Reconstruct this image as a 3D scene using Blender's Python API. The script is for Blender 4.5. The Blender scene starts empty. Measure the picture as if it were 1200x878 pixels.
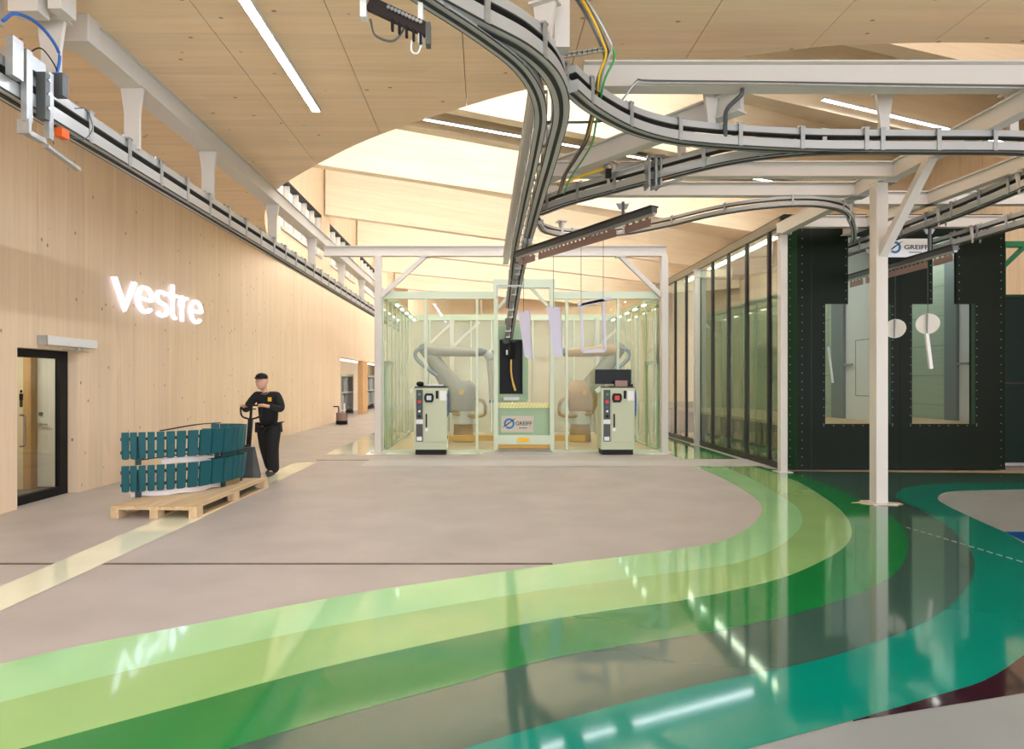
import bpy, bmesh, math, random
from mathutils import Vector, Matrix
random.seed(7)
SC = bpy.context.scene
COL = SC.collection
PI = math.pi

# ------------------------------------------------------------------ camera, world, exposure
F = 740.0; VX, VY, CH = 567.0, 447.0, 1.65      # focal length in pixels (1200 wide), vanishing point, eye height
cd = bpy.data.cameras.new('camera'); cam = bpy.data.objects.new('camera', cd); COL.objects.link(cam)
cd.sensor_fit = 'HORIZONTAL'; cd.sensor_width = 36.0; cd.lens = 36.0 * F / 1200.0
cd.shift_x = (600 - VX) / 1200.0; cd.shift_y = (VY - 439) / 1200.0
cd.clip_start = 0.05; cd.clip_end = 300
cam.location = (0, 0, CH); cam.rotation_euler = (PI / 2, 0, 0)
SC.camera = cam
W = bpy.data.worlds.new('world'); SC.world = W; W.use_nodes = True
W.node_tree.nodes['Background'].inputs[0].default_value = (0.92, 0.95, 1.03, 1)
W.node_tree.nodes['Background'].inputs[1].default_value = 1.55
SC.view_settings.view_transform = 'Standard'; SC.view_settings.look = 'None'
SC.view_settings.gamma = 1.0; SC.view_settings.use_curve_mapping = False
SC.view_settings.exposure = 1.26
LED = 22.0                                       # emission of the linear ceiling lights
def P(px, py, Y): return Vector(((px - VX) / F * Y, Y, CH + (VY - py) / F * Y))
def G(px, py, z=0.0):
    Y = F * (CH - z) / (py - VY); return Vector(((px - VX) / F * Y, Y, z))
def H(px, py, z):                                # point on a level plane above the eye
    Y = F * (z - CH) / (VY - py); return Vector(((px - VX) / F * Y, Y, z))

# ------------------------------------------------------------------ materials
def lin(c): return tuple(((v / 255) / 12.92 if v <= 10 else (((v / 255) + 0.055) / 1.055) ** 2.4) for v in c) + (1,)
MATS = {}
def mat(name, rgb, rough=0.5, metal=0.0, noise=0.0, nscale=8.0, stretch=(1, 1, 1), bump=0.0, emit=0.0, coat=0.0, spec=0.5):
    if name in MATS: return MATS[name]
    m = bpy.data.materials.new(name); m.use_nodes = True; nt = m.node_tree; b = nt.nodes['Principled BSDF']
    b.inputs['Roughness'].default_value = rough; b.inputs['Metallic'].default_value = metal
    b.inputs['Specular IOR Level'].default_value = spec
    b.inputs['Coat Weight'].default_value = coat; b.inputs['Coat Roughness'].default_value = 0.05
    c = lin(rgb); b.inputs['Base Color'].default_value = c
    tc = nt.nodes.new('ShaderNodeTexCoord'); mp = nt.nodes.new('ShaderNodeMapping'); mp.inputs['Scale'].default_value = stretch
    nz = nt.nodes.new('ShaderNodeTexNoise'); nz.inputs['Scale'].default_value = nscale; nz.inputs['Detail'].default_value = 5
    nt.links.new(tc.outputs['Object'], mp.inputs[0]); nt.links.new(mp.outputs[0], nz.inputs['Vector'])
    if noise:
        r = nt.nodes.new('ShaderNodeValToRGB')
        r.color_ramp.elements[0].position = 0.3; r.color_ramp.elements[1].position = 0.7
        r.color_ramp.elements[0].color = tuple(max(0, v * (1 - noise)) for v in c[:3]) + (1,)
        r.color_ramp.elements[1].color = tuple(min(1, v * (1 + noise)) for v in c[:3]) + (1,)
        nt.links.new(nz.outputs['Fac'], r.inputs[0]); nt.links.new(r.outputs[0], b.inputs['Base Color'])
    if bump:
        bp = nt.nodes.new('ShaderNodeBump'); bp.inputs['Strength'].default_value = bump; bp.inputs['Distance'].default_value = 0.01
        nt.links.new(nz.outputs['Fac'], bp.inputs['Height']); nt.links.new(bp.outputs[0], b.inputs['Normal'])
    if emit:
        b.inputs['Emission Color'].default_value = c; b.inputs['Emission Strength'].default_value = emit
    MATS[name] = m; return m

def wood(name, rgb, dark, grain, lam, rough=0.55, knots=0.5, var=0.12):
    """Softwood: grain axis 0/1/2 = x/y/z, lam = axis across which the lamellae change tone."""
    m = bpy.data.materials.new(name); m.use_nodes = True; nt = m.node_tree; N = nt.nodes; L = nt.links
    b = N['Principled BSDF']; b.inputs['Roughness'].default_value = rough; b.inputs['Specular IOR Level'].default_value = 0.3
    tc = N.new('ShaderNodeTexCoord'); mp = N.new('ShaderNodeMapping')
    sc = [10, 10, 10]; sc[grain] = 0.35; mp.inputs['Scale'].default_value = sc
    L.new(tc.outputs['Object'], mp.inputs[0])
    nz = N.new('ShaderNodeTexNoise'); nz.inputs['Scale'].default_value = 1.6; nz.inputs['Detail'].default_value = 6; nz.inputs['Roughness'].default_value = 0.65
    L.new(mp.outputs[0], nz.inputs['Vector'])
    # lamella tone: a coarse cell pattern, one step per board
    mp2 = N.new('ShaderNodeMapping'); s2 = [0.02] * 3; s2[lam] = 6.0; s2[grain] = 0.3; mp2.inputs['Scale'].default_value = s2
    L.new(tc.outputs['Object'], mp2.inputs[0])
    vo = N.new('ShaderNodeTexVoronoi'); vo.inputs['Scale'].default_value = 1.0; vo.inputs['Randomness'].default_value = 0.6
    L.new(mp2.outputs[0], vo.inputs['Vector'])
    bw = N.new('ShaderNodeSeparateColor'); L.new(vo.outputs['Color'], bw.inputs[0])
    r = N.new('ShaderNodeValToRGB'); c = lin(rgb); d = lin(dark)
    r.color_ramp.elements[0].position = 0.28; r.color_ramp.elements[0].color = d
    r.color_ramp.elements[1].position = 0.6; r.color_ramp.elements[1].color = c
    L.new(nz.outputs['Fac'], r.inputs[0])
    mr = N.new('ShaderNodeMapRange'); mr.inputs['To Min'].default_value = 1 - var; mr.inputs['To Max'].default_value = 1 + var * 0.5
    L.new(bw.outputs[0], mr.inputs['Value'])
    mx = N.new('ShaderNodeMix'); mx.data_type = 'RGBA'; mx.blend_type = 'MULTIPLY'; mx.inputs[0].default_value = 1
    L.new(r.outputs[0], mx.inputs[6]); L.new(mr.outputs[0], mx.inputs[7])
    # knots: sparse dark cells
    mp3 = N.new('ShaderNodeMapping'); s3 = [4.6, 4.6, 4.6]; s3[grain] = 3.0; mp3.inputs['Scale'].default_value = s3
    L.new(tc.outputs['Object'], mp3.inputs[0])
    v3 = N.new('ShaderNodeTexVoronoi'); v3.inputs['Scale'].default_value = 1.0; v3.inputs['Randomness'].default_value = 1.0
    L.new(mp3.outputs[0], v3.inputs['Vector'])
    kr = N.new('ShaderNodeMapRange'); kr.inputs['From Min'].default_value = 0.04; kr.inputs['From Max'].default_value = 0.1
    kr.inputs['To Min'].default_value = knots; kr.inputs['To Max'].default_value = 0
    L.new(v3.outputs['Distance'], kr.inputs['Value'])
    mk = N.new('ShaderNodeMix'); mk.data_type = 'RGBA'; mk.inputs[7].default_value = lin((105, 70, 40))
    L.new(kr.outputs[0], mk.inputs[0]); L.new(mx.outputs[2], mk.inputs[6]); L.new(mk.outputs[2], b.inputs['Base Color'])
    MATS[name] = m; return m

def glass(name, tint, refl=0.35, haze=0.0, hazecol=(220, 230, 215)):
    m = bpy.data.materials.new(name); m.use_nodes = True; nt = m.node_tree; N = nt.nodes; L = nt.links
    N.remove(N['Principled BSDF']); out = N['Material Output']
    tr = N.new('ShaderNodeBsdfTransparent'); tr.inputs[0].default_value = lin(tint)
    gl = N.new('ShaderNodeBsdfGlossy'); gl.inputs['Roughness'].default_value = 0.02
    fr = N.new('ShaderNodeFresnel'); fr.inputs[0].default_value = 1.5
    mm = N.new('ShaderNodeMath'); mm.operation = 'MULTIPLY_ADD'; mm.inputs[1].default_value = 1.0; mm.inputs[2].default_value = refl * 0.1
    ge = N.new('ShaderNodeNewGeometry'); iv = N.new('ShaderNodeMath'); iv.operation = 'SUBTRACT'; iv.inputs[0].default_value = 1.0; L.new(ge.outputs['Backfacing'], iv.inputs[1])
    m3 = N.new('ShaderNodeMath'); m3.operation = 'MULTIPLY'; L.new(mm.outputs[0], m3.inputs[0]); L.new(iv.outputs[0], m3.inputs[1])   # only the outer face of a pane mirrors
    L.new(fr.outputs[0], mm.inputs[0])
    mx = N.new('ShaderNodeMixShader'); L.new(m3.outputs[0], mx.inputs[0]); L.new(tr.outputs[0], mx.inputs[1]); L.new(gl.outputs[0], mx.inputs[2])
    last = mx
    if haze:
        df = N.new('ShaderNodeBsdfDiffuse'); df.inputs[0].default_value = lin(hazecol)
        tl = N.new('ShaderNodeBsdfTranslucent'); tl.inputs[0].default_value = lin(hazecol)
        ad = N.new('ShaderNodeMixShader'); ad.inputs[0].default_value = 0.5; L.new(df.outputs[0], ad.inputs[1]); L.new(tl.outputs[0], ad.inputs[2])
        m2 = N.new('ShaderNodeMixShader'); m2.inputs[0].default_value = haze; L.new(mx.outputs[0], m2.inputs[1]); L.new(ad.outputs[0], m2.inputs[2]); last = m2
    L.new(last.outputs[0], out.inputs[0]); MATS[name] = m; return m

wood('wood_wall', (240, 216, 184), (231, 203, 168), 2, 1, knots=0.75, var=0.05)
wood('wood_soffit', (248, 220, 184), (240, 207, 166), 0, 1, knots=0.75, var=0.06)
wood('wood_beam', (244, 229, 202), (238, 218, 186), 0, 2, knots=0.08, var=0.04)
wood('wood_pallet', (226, 198, 158), (205, 172, 128), 1, 0, knots=0.3, var=0.15)
wood('wood_dark', (214, 170, 118), (196, 150, 98), 2, 1, knots=0.2, var=0.1)
mat('concrete', (182, 173, 165), 0.42, noise=0.10, nscale=1.3, bump=0.02)
mat('concrete_pale', (196, 191, 186), 0.4, noise=0.05, nscale=1.5)
mat('concrete_grey', (146, 150, 146), 0.4, noise=0.08, nscale=1.2)
def epoxy(n, c, sc=1.3): return mat(n, c, 0.07, noise=0.05, nscale=sc, coat=0.35, spec=0.6)
epoxy('epoxy_mint', (164, 220, 156)); epoxy('epoxy_lime', (156, 198, 122)); epoxy('epoxy_green', (22, 132, 62))
epoxy('epoxy_slate', (62, 94, 80)); epoxy('epoxy_teal', (0, 138, 116)); epoxy('epoxy_maroon', (52, 22, 34)); epoxy('epoxy_blue', (0, 88, 176))
epoxy('epoxy_cream', (246, 245, 214))
mat('joint', (112, 100, 86), 0.8, noise=0.25, nscale=6)
mat('steel_white', (210, 204, 195), 0.42)
mat('rail_grey', (186, 187, 184), 0.32, 0.25)
mat('galv', (176, 178, 176), 0.38, 0.6, noise=0.08, nscale=20)
mat('galv_dark', (96, 98, 96), 0.45, 0.5)
mat('black', (16, 16, 16), 0.5, spec=0.3); mat('umber', (48, 38, 34), 0.5, spec=0.3); mat('rubber', (30, 30, 30), 0.8)
mat('slot', (44, 44, 42), 0.7)
mat('cage_green', (202, 214, 190), 0.4); mat('cage_green_deep', (156, 184, 148), 0.45)
mat('cabinet', (194, 203, 172), 0.42); mat('cabinet_dark', (74, 78, 80), 0.5)
mat('booth_green', (15, 25, 12), 0.4, noise=0.06, nscale=2, spec=0.12); mat('booth_edge', (22, 52, 24), 0.4, spec=0.2)
mat('mullion', (24, 26, 18), 0.35); mat('booth_trim', (128, 116, 92), 0.4)
mat('green_frame', (0, 104, 62), 0.4); mat('dark_teal_panel', (8, 34, 28), 0.4, spec=0.2)
mat('teal', (0, 84, 92), 0.42); mat('teal_dark', (10, 50, 52), 0.5)
mat('white', (238, 238, 234), 0.45); mat('wrap', (236, 226, 222), 0.35, noise=0.05, nscale=12, bump=0.4)
mat('lavender', (206, 202, 218), 0.5); mat('hook_brown', (150, 124, 114), 0.5, 0.3)
mat('yellow', (240, 190, 30), 0.5); mat('yellow_warm', (222, 176, 84), 0.5); mat('orange', (226, 96, 28), 0.5); mat('red', (214, 50, 36), 0.4)
mat('blue', (40, 96, 170), 0.5); mat('green_btn', (70, 160, 90), 0.4)
mat('robot', (160, 154, 136), 0.6, noise=0.06, nscale=6); mat('robot_white', (206, 206, 196), 0.5); mat('robot_tan', (180, 148, 100), 0.6)
mat('inner_white', (226, 230, 230), 0.45); mat('inner_green', (178, 192, 172), 0.5, noise=0.05, nscale=3, stretch=(0.3, 0.3, 12)); mat('inner_grey', (132, 142, 142), 0.4)
mat('boards', (206, 184, 146), 0.6, noise=0.08, nscale=4, stretch=(1, 8, 1))
mat('cloth_black', (20, 20, 22), 0.85, noise=0.2, nscale=30); mat('cloth_trouser', (26, 25, 25), 0.85, noise=0.2, nscale=25)
mat('skin', (222, 172, 146), 0.55); mat('hair_grey', (150, 142, 132), 0.8); mat('shoe', (62, 64, 64), 0.7); mat('eye_dark', (50, 36, 30), 0.4); mat('lip', (190, 120, 104), 0.5)
mat('garment', (120, 122, 122), 0.85, noise=0.2, nscale=9); mat('garment_light', (158, 158, 154), 0.85, noise=0.15, nscale=9)
mat('sign_plate', (198, 190, 172), 0.5); mat('sign_white', (236, 236, 236), 0.4); mat('navy', (38, 46, 66), 0.5); mat('logo_blue', (30, 118, 178), 0.45)
mat('door_white', (236, 220, 196), 0.4); mat('chrome', (200, 198, 194), 0.2, 0.9)
mat('screen', (12, 16, 20), 0.3, spec=0.2); mat('cream_yellow', (232, 226, 150), 0.5)
mat('led', (228, 238, 255), 0.5, emit=LED * 1.7); mat('led_roof', (228, 238, 255), 0.5, emit=LED); mat('neon', (246, 248, 255), 0.5, emit=0.55); mat('halo', (224, 226, 255), 0.5, emit=0.42); mat('led_soft', (236, 244, 255), 0.5, emit=9.0)
mat('booth_lamp', (246, 255, 250), 0.5, emit=9.0); mat('niche_lamp', (250, 252, 250), 0.5, emit=0.7); mat('reflection_glow', (250, 255, 250), 0.5, emit=2.6)
mat('window_light', (244, 246, 255), 0.5, emit=0.6)
glass('glass_cage', (248, 251, 244), 0.0, 0.008, (226, 230, 214)); glass('glass_side', (240, 246, 234), 0.5, 0.12, (232, 236, 222))
glass('glass_frost', (228, 232, 220), 0.3, 0.45, (226, 226, 212))
glass('glass_booth', (224, 230, 216), 2.4); glass('glass_door', (240, 236, 226), 0.6)

# ------------------------------------------------------------------ mesh builder
ORG = {}
class MB:
    def __init__(s): s.v = []; s.f = []
    def add(s, vs, fs):
        o = len(s.v); s.v += [Vector(v) for v in vs]; s.f += [tuple(i + o for i in f) for f in fs]; return s
    def box(s, x0, x1, y0, y1, z0, z1):
        return s.add([(x, y, z) for x in (x0, x1) for y in (y0, y1) for z in (z0, z1)],
                     [(0, 1, 3, 2), (4, 6, 7, 5), (0, 4, 5, 1), (2, 3, 7, 6), (0, 2, 6, 4), (1, 5, 7, 3)])
    def bar(s, a, b, w, h, up=(0, 0, 1)):
        """box beam from a to b: w across, h along up"""
        a = Vector(a); b = Vector(b); t = (b - a).normalized(); u = Vector(up)
        if abs(t.dot(u)) > 0.98: u = Vector((0, 1, 0))
        sd = t.cross(u).normalized(); uu = sd.cross(t).normalized()
        vs = [p + sd * (i * w / 2) + uu * (j * h / 2) for p in (a, b) for (i, j) in ((-1, -1), (1, -1), (1, 1), (-1, 1))]
        return s.add(vs, [(3, 2, 1, 0), (4, 5, 6, 7), (0, 1, 5, 4), (1, 2, 6, 5), (2, 3, 7, 6), (3, 0, 4, 7)])
    def cyl(s, a, b, r, r2=None, n=12):
        a = Vector(a); b = Vector(b); r2 = r if r2 is None else r2; t = (b - a).normalized()
        u = Vector((0, 0, 1)) if abs(t.z) < 0.9 else Vector((1, 0, 0)); sd = t.cross(u).normalized(); uu = sd.cross(t)
        vs = [p + (sd * math.cos(2 * PI * k / n) + uu * math.sin(2 * PI * k / n)) * q for p, q in ((a, r), (b, r2)) for k in range(n)]
        fs = [(k, (k + 1) % n, n + (k + 1) % n, n + k) for k in range(n)] + [tuple(reversed(range(n))), tuple(range(n, 2 * n))]
        return s.add(vs, fs)
    def loft(s, rings):
        n = len(rings[0]); vs = [v for r in rings for v in r]; fs = []
        for i in range(len(rings) - 1):
            for k in range(n): fs.append((i * n + k, i * n + (k + 1) % n, (i + 1) * n + (k + 1) % n, (i + 1) * n + k))
        fs += [tuple(reversed(range(n))), tuple(range((len(rings) - 1) * n, len(rings) * n))]
        return s.add(vs, fs)
    def sweep(s, path, prof):
        rings = []
        for i, p in enumerate(path):
            t = (path[min(i + 1, len(path) - 1)] - path[max(i - 1, 0)]).normalized()
            u = Vector((0, 0, 1)) if abs(t.z) < 0.97 else Vector((0, -1, 0)); sd = t.cross(u).normalized(); uu = sd.cross(t)
            rings.append([p + sd * a + uu * b for a, b in prof])
        return s.loft(rings)
    def tube(s, path, r, n=6): return s.sweep([Vector(p) for p in path], [(r * math.cos(2 * PI * k / n), r * math.sin(2 * PI * k / n)) for k in range(n)])
    def ball(s, c, rx, ry, rz, n=12, m=8):
        c = Vector(c); rings = []
        for i in range(m + 1):
            a = PI * (0.02 + 0.96 * i / m) - PI / 2
            rings.append([c + Vector((rx * math.cos(a) * math.cos(2 * PI * k / n), ry * math.cos(a) * math.sin(2 * PI * k / n), rz * math.sin(a))) for k in range(n)])
        return s.loft(rings)
    def prism(s, pts, d):
        """closed outline pts (3-D, planar) pushed along d"""
        n = len(pts); d = Vector(d); vs = [Vector(p) for p in pts] + [Vector(p) + d for p in pts]
        return s.add(vs, [tuple(reversed(range(n))), tuple(range(n, 2 * n))] + [(k, (k + 1) % n, n + (k + 1) % n, n + k) for k in range(n)])
    def holed(s, axis, c0, c1, a0, a1, z0, z1, holes):
        """slab normal to axis ('x' or 'y') with rectangular openings (a0,a1,z0,z1)"""
        A = sorted({a0, a1, *[min(max(h[i], a0), a1) for h in holes for i in (0, 1)]}); Z = sorted({z0, z1, *[min(max(h[i], z0), z1) for h in holes for i in (2, 3)]})
        for i in range(len(A) - 1):
            for j in range(len(Z) - 1):
                am, zm = (A[i] + A[i + 1]) / 2, (Z[j] + Z[j + 1]) / 2
                if any(h[0] < am < h[1] and h[2] < zm < h[3] for h in holes): continue
                if axis == 'x': s.box(c0, c1, A[i], A[i + 1], Z[j], Z[j + 1])
                else: s.box(A[i], A[i + 1], c0, c1, Z[j], Z[j + 1])
        return s
    def build(s, name, m, parent=None, smooth=False, bevel=0.0, origin=None):
        if parent is not None: o = ORG[parent.name]
        elif origin is not None: o = Vector(origin)
        else:
            lo = [min(v[i] for v in s.v) for i in range(3)]; hi = [max(v[i] for v in s.v) for i in range(3)]
            o = Vector(((lo[0] + hi[0]) / 2, (lo[1] + hi[1]) / 2, lo[2]))
        me = bpy.data.meshes.new(name); me.from_pydata([tuple(v - o) for v in s.v], [], s.f)
        bm = bmesh.new(); bm.from_mesh(me); bmesh.ops.recalc_face_normals(bm, faces=bm.faces); bm.to_mesh(me); bm.free()
        me.materials.append(MATS[m])
        if smooth:
            me.polygons.foreach_set('use_smooth', [True] * len(me.polygons)); me.set_sharp_from_angle(angle=math.radians(40))
        ob = bpy.data.objects.new(name, me); COL.objects.link(ob)
        if parent is not None: ob.parent = parent
        else: ob.location = o
        ORG[ob.name] = o
        if bevel:
            md = ob.modifiers.new('bevel', 'BEVEL'); md.width = bevel; md.segments = 2; md.limit_method = 'ANGLE'
        return ob
def tag(o, label, cat=None, group=None, kind=None):
    if label: o['label'] = label
    if cat: o['category'] = cat
    if group: o['group'] = group
    if kind: o['kind'] = kind
    return o
def thing(name, label, cat, loc, group=None, kind=None):
    o = bpy.data.objects.new(name, None); COL.objects.link(o); o.location = loc; o.empty_display_size = 0.2
    ORG[o.name] = Vector(loc); return tag(o, label, cat, group, kind)
def put(mesh_ob, name, loc, rz=0.0, parent=None):
    """another object that shares the mesh; loc in world space"""
    o = bpy.data.objects.new(name, mesh_ob.data); COL.objects.link(o)
    if parent is not None: o.parent = parent; o.location = Vector(loc) - ORG[parent.name]
    else: o.location = loc
    o.rotation_euler = (0, 0, rz); ORG[o.name] = Vector(loc); return o
def copy_tree(o, parent=None, shift=None):
    c = o.copy(); COL.objects.link(c)
    if parent is not None: c.parent = parent
    if shift is not None: c.location = o.location + Vector(shift)
    ORG[c.name] = ORG[o.name] + (Vector(shift) if shift is not None else Vector())
    for ch in list(o.children): copy_tree(ch, c)
    return c
def smoothpath(pts, n=10):
    pts = [Vector(p) for p in pts]; out = []
    q = [pts[0] * 2 - pts[1]] + pts + [pts[-1] * 2 - pts[-2]]
    for i in range(1, len(q) - 2):
        a, b, c, d = q[i - 1:i + 3]
        for k in range(n):
            t = k / n
            out.append(0.5 * ((2 * b) + (c - a) * t + (2 * a - 5 * b + 4 * c - d) * t * t + (3 * b - a - 3 * c + d) * t ** 3))
    out.append(pts[-1]); return out
def resample(path, n):
    L = [0]
    for a, b in zip(path, path[1:]): L.append(L[-1] + (b - a).length)
    out = []; j = 0
    for k in range(n):
        s = L[-1] * k / (n - 1)
        while j < len(L) - 2 and L[j + 1] < s: j += 1
        t = (s - L[j]) / max(1e-9, L[j + 1] - L[j]); out.append(path[j].lerp(path[j + 1], min(1, t)))
    return out
def along(path, s):
    for a, b in zip(path, path[1:]):
        l = (b - a).length
        if s <= l: return a.lerp(b, s / l), (b - a).normalized()
        s -= l
    return path[-1], (path[-1] - path[-2]).normalized()
def plen(path): return sum((b - a).length for a, b in zip(path, path[1:]))
def rrect(w, h, r=0.0):
    return [(-w / 2, -h / 2), (w / 2, -h / 2), (w / 2, h / 2), (-w / 2, h / 2)]
def text_mesh(body, size, depth, bold=0.0):
    c = bpy.data.curves.new('t', 'FONT'); c.body = body; c.size = size; c.extrude = depth; c.offset = bold; c.resolution_u = 4
    o = bpy.data.objects.new('t', c); COL.objects.link(o); dg = bpy.context.evaluated_depsgraph_get(); dg.update()
    me = bpy.data.meshes.new_from_object(o.evaluated_get(dg)); bpy.data.objects.remove(o); bpy.data.curves.remove(c); return me
def text_mb(body, org, ax, ay, size, depth, bold=0.0, width=None, height=None):
    """text laid with x along ax and y along ay at org; fitted to width/height when given"""
    me = text_mesh(body, size, depth, bold); ax = Vector(ax); ay = Vector(ay); az = ax.cross(ay)
    xs = [v.co.x for v in me.vertices]; ys = [v.co.y for v in me.vertices]; x0 = min(xs); y0 = min(ys)
    fx = width / (max(xs) - x0) if width else 1; fy = height / (max(ys) - y0) if height else 1
    mb = MB(); mb.add([Vector(org) + ax * ((v.co.x - x0) * fx) + ay * ((v.co.y - y0) * fy) + az * v.co.z for v in me.vertices], [tuple(p.vertices) for p in me.polygons])
    bpy.data.meshes.remove(me); return mb

# ================================================================== THE SETTING
WL = -6.0                                          # left wall plane
ZS, ZB, ZR = 5.2, 7.9, 9.7                         # soffit, underside of roof beams, roof deck
# ---- floor with painted bands
fl = thing('floor', 'grey concrete factory floor with glossy painted curved bands', None, (0, 0, 0), kind='structure')
MB().box(-13, 24, -7, 60, -0.2, 0).build('concrete_slab', 'concrete', fl)
def gp(pts, z): return [G(x, y, 0).xy.to_3d() + Vector((0, 0, z)) for x, y in pts]
def ext(path, d0, d1=0):
    a = path[0] + (path[0] - path[1]).normalized() * d0; p = [a] + path
    if d1: p = p + [path[-1] + (path[-1] - path[-2]).normalized() * d1]
    return p
B1 = [(0, 779), (100, 756), (234, 731), (400, 699), (530, 679), (651, 662), (735, 652), (800, 643), (851, 633), (885, 612), (893, 595), (881, 581), (851, 563), (816, 547)]
B2 = [(0, 824), (136, 790), (305, 751), (400, 732), (604, 697), (739, 678), (800, 670), (868, 659), (912, 641), (936, 621), (940, 607), (932, 593), (909, 578), (880, 561), (848, 547)]
B3 = [(24, 878), (210, 828), (400, 778), (604, 734), (720, 715), (800, 704), (902, 682), (953, 663), (990, 641), (998, 621), (987, 600), (962, 581), (935, 565), (900, 552), (876, 546)]
B4 = [(268, 878), (400, 839), (536, 802), (658, 770), (777, 750), (868, 734), (953, 714), (1020, 690), (1051, 670), (1064, 644), (1060, 621), (1040, 602), (1003, 583), (960, 565), (925, 555), (898, 549)]
B5 = [(546, 878), (658, 845), (800, 808), (936, 780), (1004, 761), (1071, 736), (1112, 712), (1136, 685), (1142, 665), (1138, 646), (1119, 624), (1088, 602), (1058, 588), (1050, 580), (1066, 571), (1108, 567), (1200, 566)]
B6 = [(878, 878), (936, 862), (1014, 841), (1095, 817), (1156, 797), (1200, 768), (1238, 735), (1262, 705), (1262, 678), (1240, 655), (1205, 640), (1177, 624), (1139, 607), (1108, 592), (1099, 583), (1118, 576), (1200, 574)]
ends = [3, 3, 3, 3, 3, 3]
def bpath(B, up=None):
    q = ext(smoothpath(gp(B, 0), 8), 4.0, 6 if up is None else 0)
    if up: q = q + [Vector((up[0], 13.4, 0)), Vector((up[1], 20.2, 0))]
    return q
bp = [bpath(B1, (4.18, 4.25)), bpath(B2, (4.62, 4.7)), bpath(B3, (5.0, 5.1)), bpath(B4, (5.4, 5.5)), bpath(B5), bpath(B6)]
def band(a, b, z, m):
    n = 140; A = resample(a, n); B = resample(b, n); mb = MB()
    mb.add([v + Vector((0, 0, z)) for v in A + B], [(i, i + 1, n + i + 1, n + i) for i in range(n - 1)])
    return mb.build('painted_band', m, fl)
tag(band(bp[0], bp[1], 0.003, 'epoxy_mint'), 'mint green painted band')
tag(band(bp[1], bp[2], 0.003, 'epoxy_lime'), 'yellow-green painted band')
tag(band(bp[2], bp[3], 0.003, 'epoxy_green'), 'deep green painted band')
B4s = ext(smoothpath(gp(B4, 0), 8), 4.0) + [Vector((5.55, 11.75, 0)), Vector((9.6, 11.45, 0)), Vector((16, 11.3, 0))]
band(B4s, bp[4], 0.002, 'epoxy_slate')
tag(band(bp[4], bp[5], 0.004, 'epoxy_teal'), 'teal painted band')
g5 = [Vector((9.62, 11.62, 0.0045)), Vector((16, 11.6, 0.0045)), Vector((16, 11.25, 0.0045)), Vector((9.62, 11.3, 0.0045)), Vector((5.55, 11.60, 0.0045)), Vector((5.55, 11.68, 0.0045))]
mb = MB(); mb.add(g5, [tuple(range(len(g5)))]); mb.build('bare_strip', 'boards', fl)
# grey lane crossing the bands, island, maroon wedge, blue patch, near grey corner
mb = MB(); mb.add([(-2.4, 12.25, 0.006), (5.55, 12.25, 0.006), (5.55, 13.35, 0.006), (4.3, 13.35, 0.006), (-2.4, 13.35, 0.006)], [(0, 1, 2, 3, 4)]); mb.build('pale_lane', 'concrete_pale', fl)
isl = smoothpath(gp([(1099, 583), (1108, 592), (1139, 607), (1177, 624), (1200, 634)], 0.0055), 6) + gp([(1420, 634), (1420, 574), (1200, 574), (1118, 576)], 0.0055)
mb = MB(); mb.add(isl, [tuple(range(len(isl)))]); mb.build('grey_island', 'concrete_grey', fl)
bl = gp([(1177, 624), (1420, 624), (1420, 645), (1212, 641)], 0.0065); mb = MB(); mb.add(bl, [(0, 1, 2, 3)]); mb.build('blue_patch', 'epoxy_blue', fl)
mo = gp([(1000, 846.5), (1014, 843.5), (1083, 832), (1200, 813), (1300, 795), (1400, 770)], 0.0)
mo = smoothpath(mo, 6); mar = [v + Vector((0, 0, 0.0035)) for v in smoothpath(gp([(1000, 845)] + B6[2:11], 0), 8)] + [v + Vector((0, 0, 0.0035)) for v in reversed(mo)]
mb = MB(); mb.add(mar, [tuple(range(len(mar)))]); mb.build('painted_band', 'epoxy_maroon', fl)
gc = ext(smoothpath(gp(B6[:3], 0.002), 6), 3.0)[:-2] + [v + Vector((0, 0, .002)) for v in mo] + [Vector((9, 3.6, .002)), Vector((9, -3, .002)), Vector((-3, -3, .002))]
mb = MB(); mb.add(gc, [tuple(range(len(gc)))]); mb.build('grey_apron', 'concrete_grey', fl)
# cream stripe and cream zone round the robot cell
st = gp([(-160, 758), (0, 688), (180, 611), (346, 542.5), (371, 542.5), (228, 612), (0, 717), (-160, 791)], 0.004)
mb = MB(); mb.add(st, [tuple(range(8))]); mb.build('painted_stripe', 'epoxy_cream', fl)
z1 = [G(379, 533.5), G(442, 506), G(452, 506), G(452, 528), G(563, 528), G(563, 533.5)]
mb = MB(); mb.add([v + Vector((0, 0, 0.004)) for v in z1], [tuple(range(6))]); mb.build('painted_stripe', 'epoxy_cream', fl)
mb = MB(); mb.add([v + Vector((0, 0, 0.004)) for v in (G(722, 533.5), G(785, 533.5), G(779, 527), G(722, 527))], [(0, 1, 2, 3)]); mb.build('painted_stripe', 'epoxy_cream', fl)
# saw-cut joint across the concrete
mb = MB(); Yj = G(0, 661).y; mb.box(-5.9, 0.62, Yj - 0.026, Yj + 0.026, -0.01, 0.0025); mb.build('expansion_joint', 'joint', fl)
mb = MB(); Yj = G(0, 539.5).y; mb.box(-3.5, 4.3, Yj - 0.012, Yj + 0.012, -0.01, 0.0068); mb.build('expansion_joint', 'joint', fl)
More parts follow.
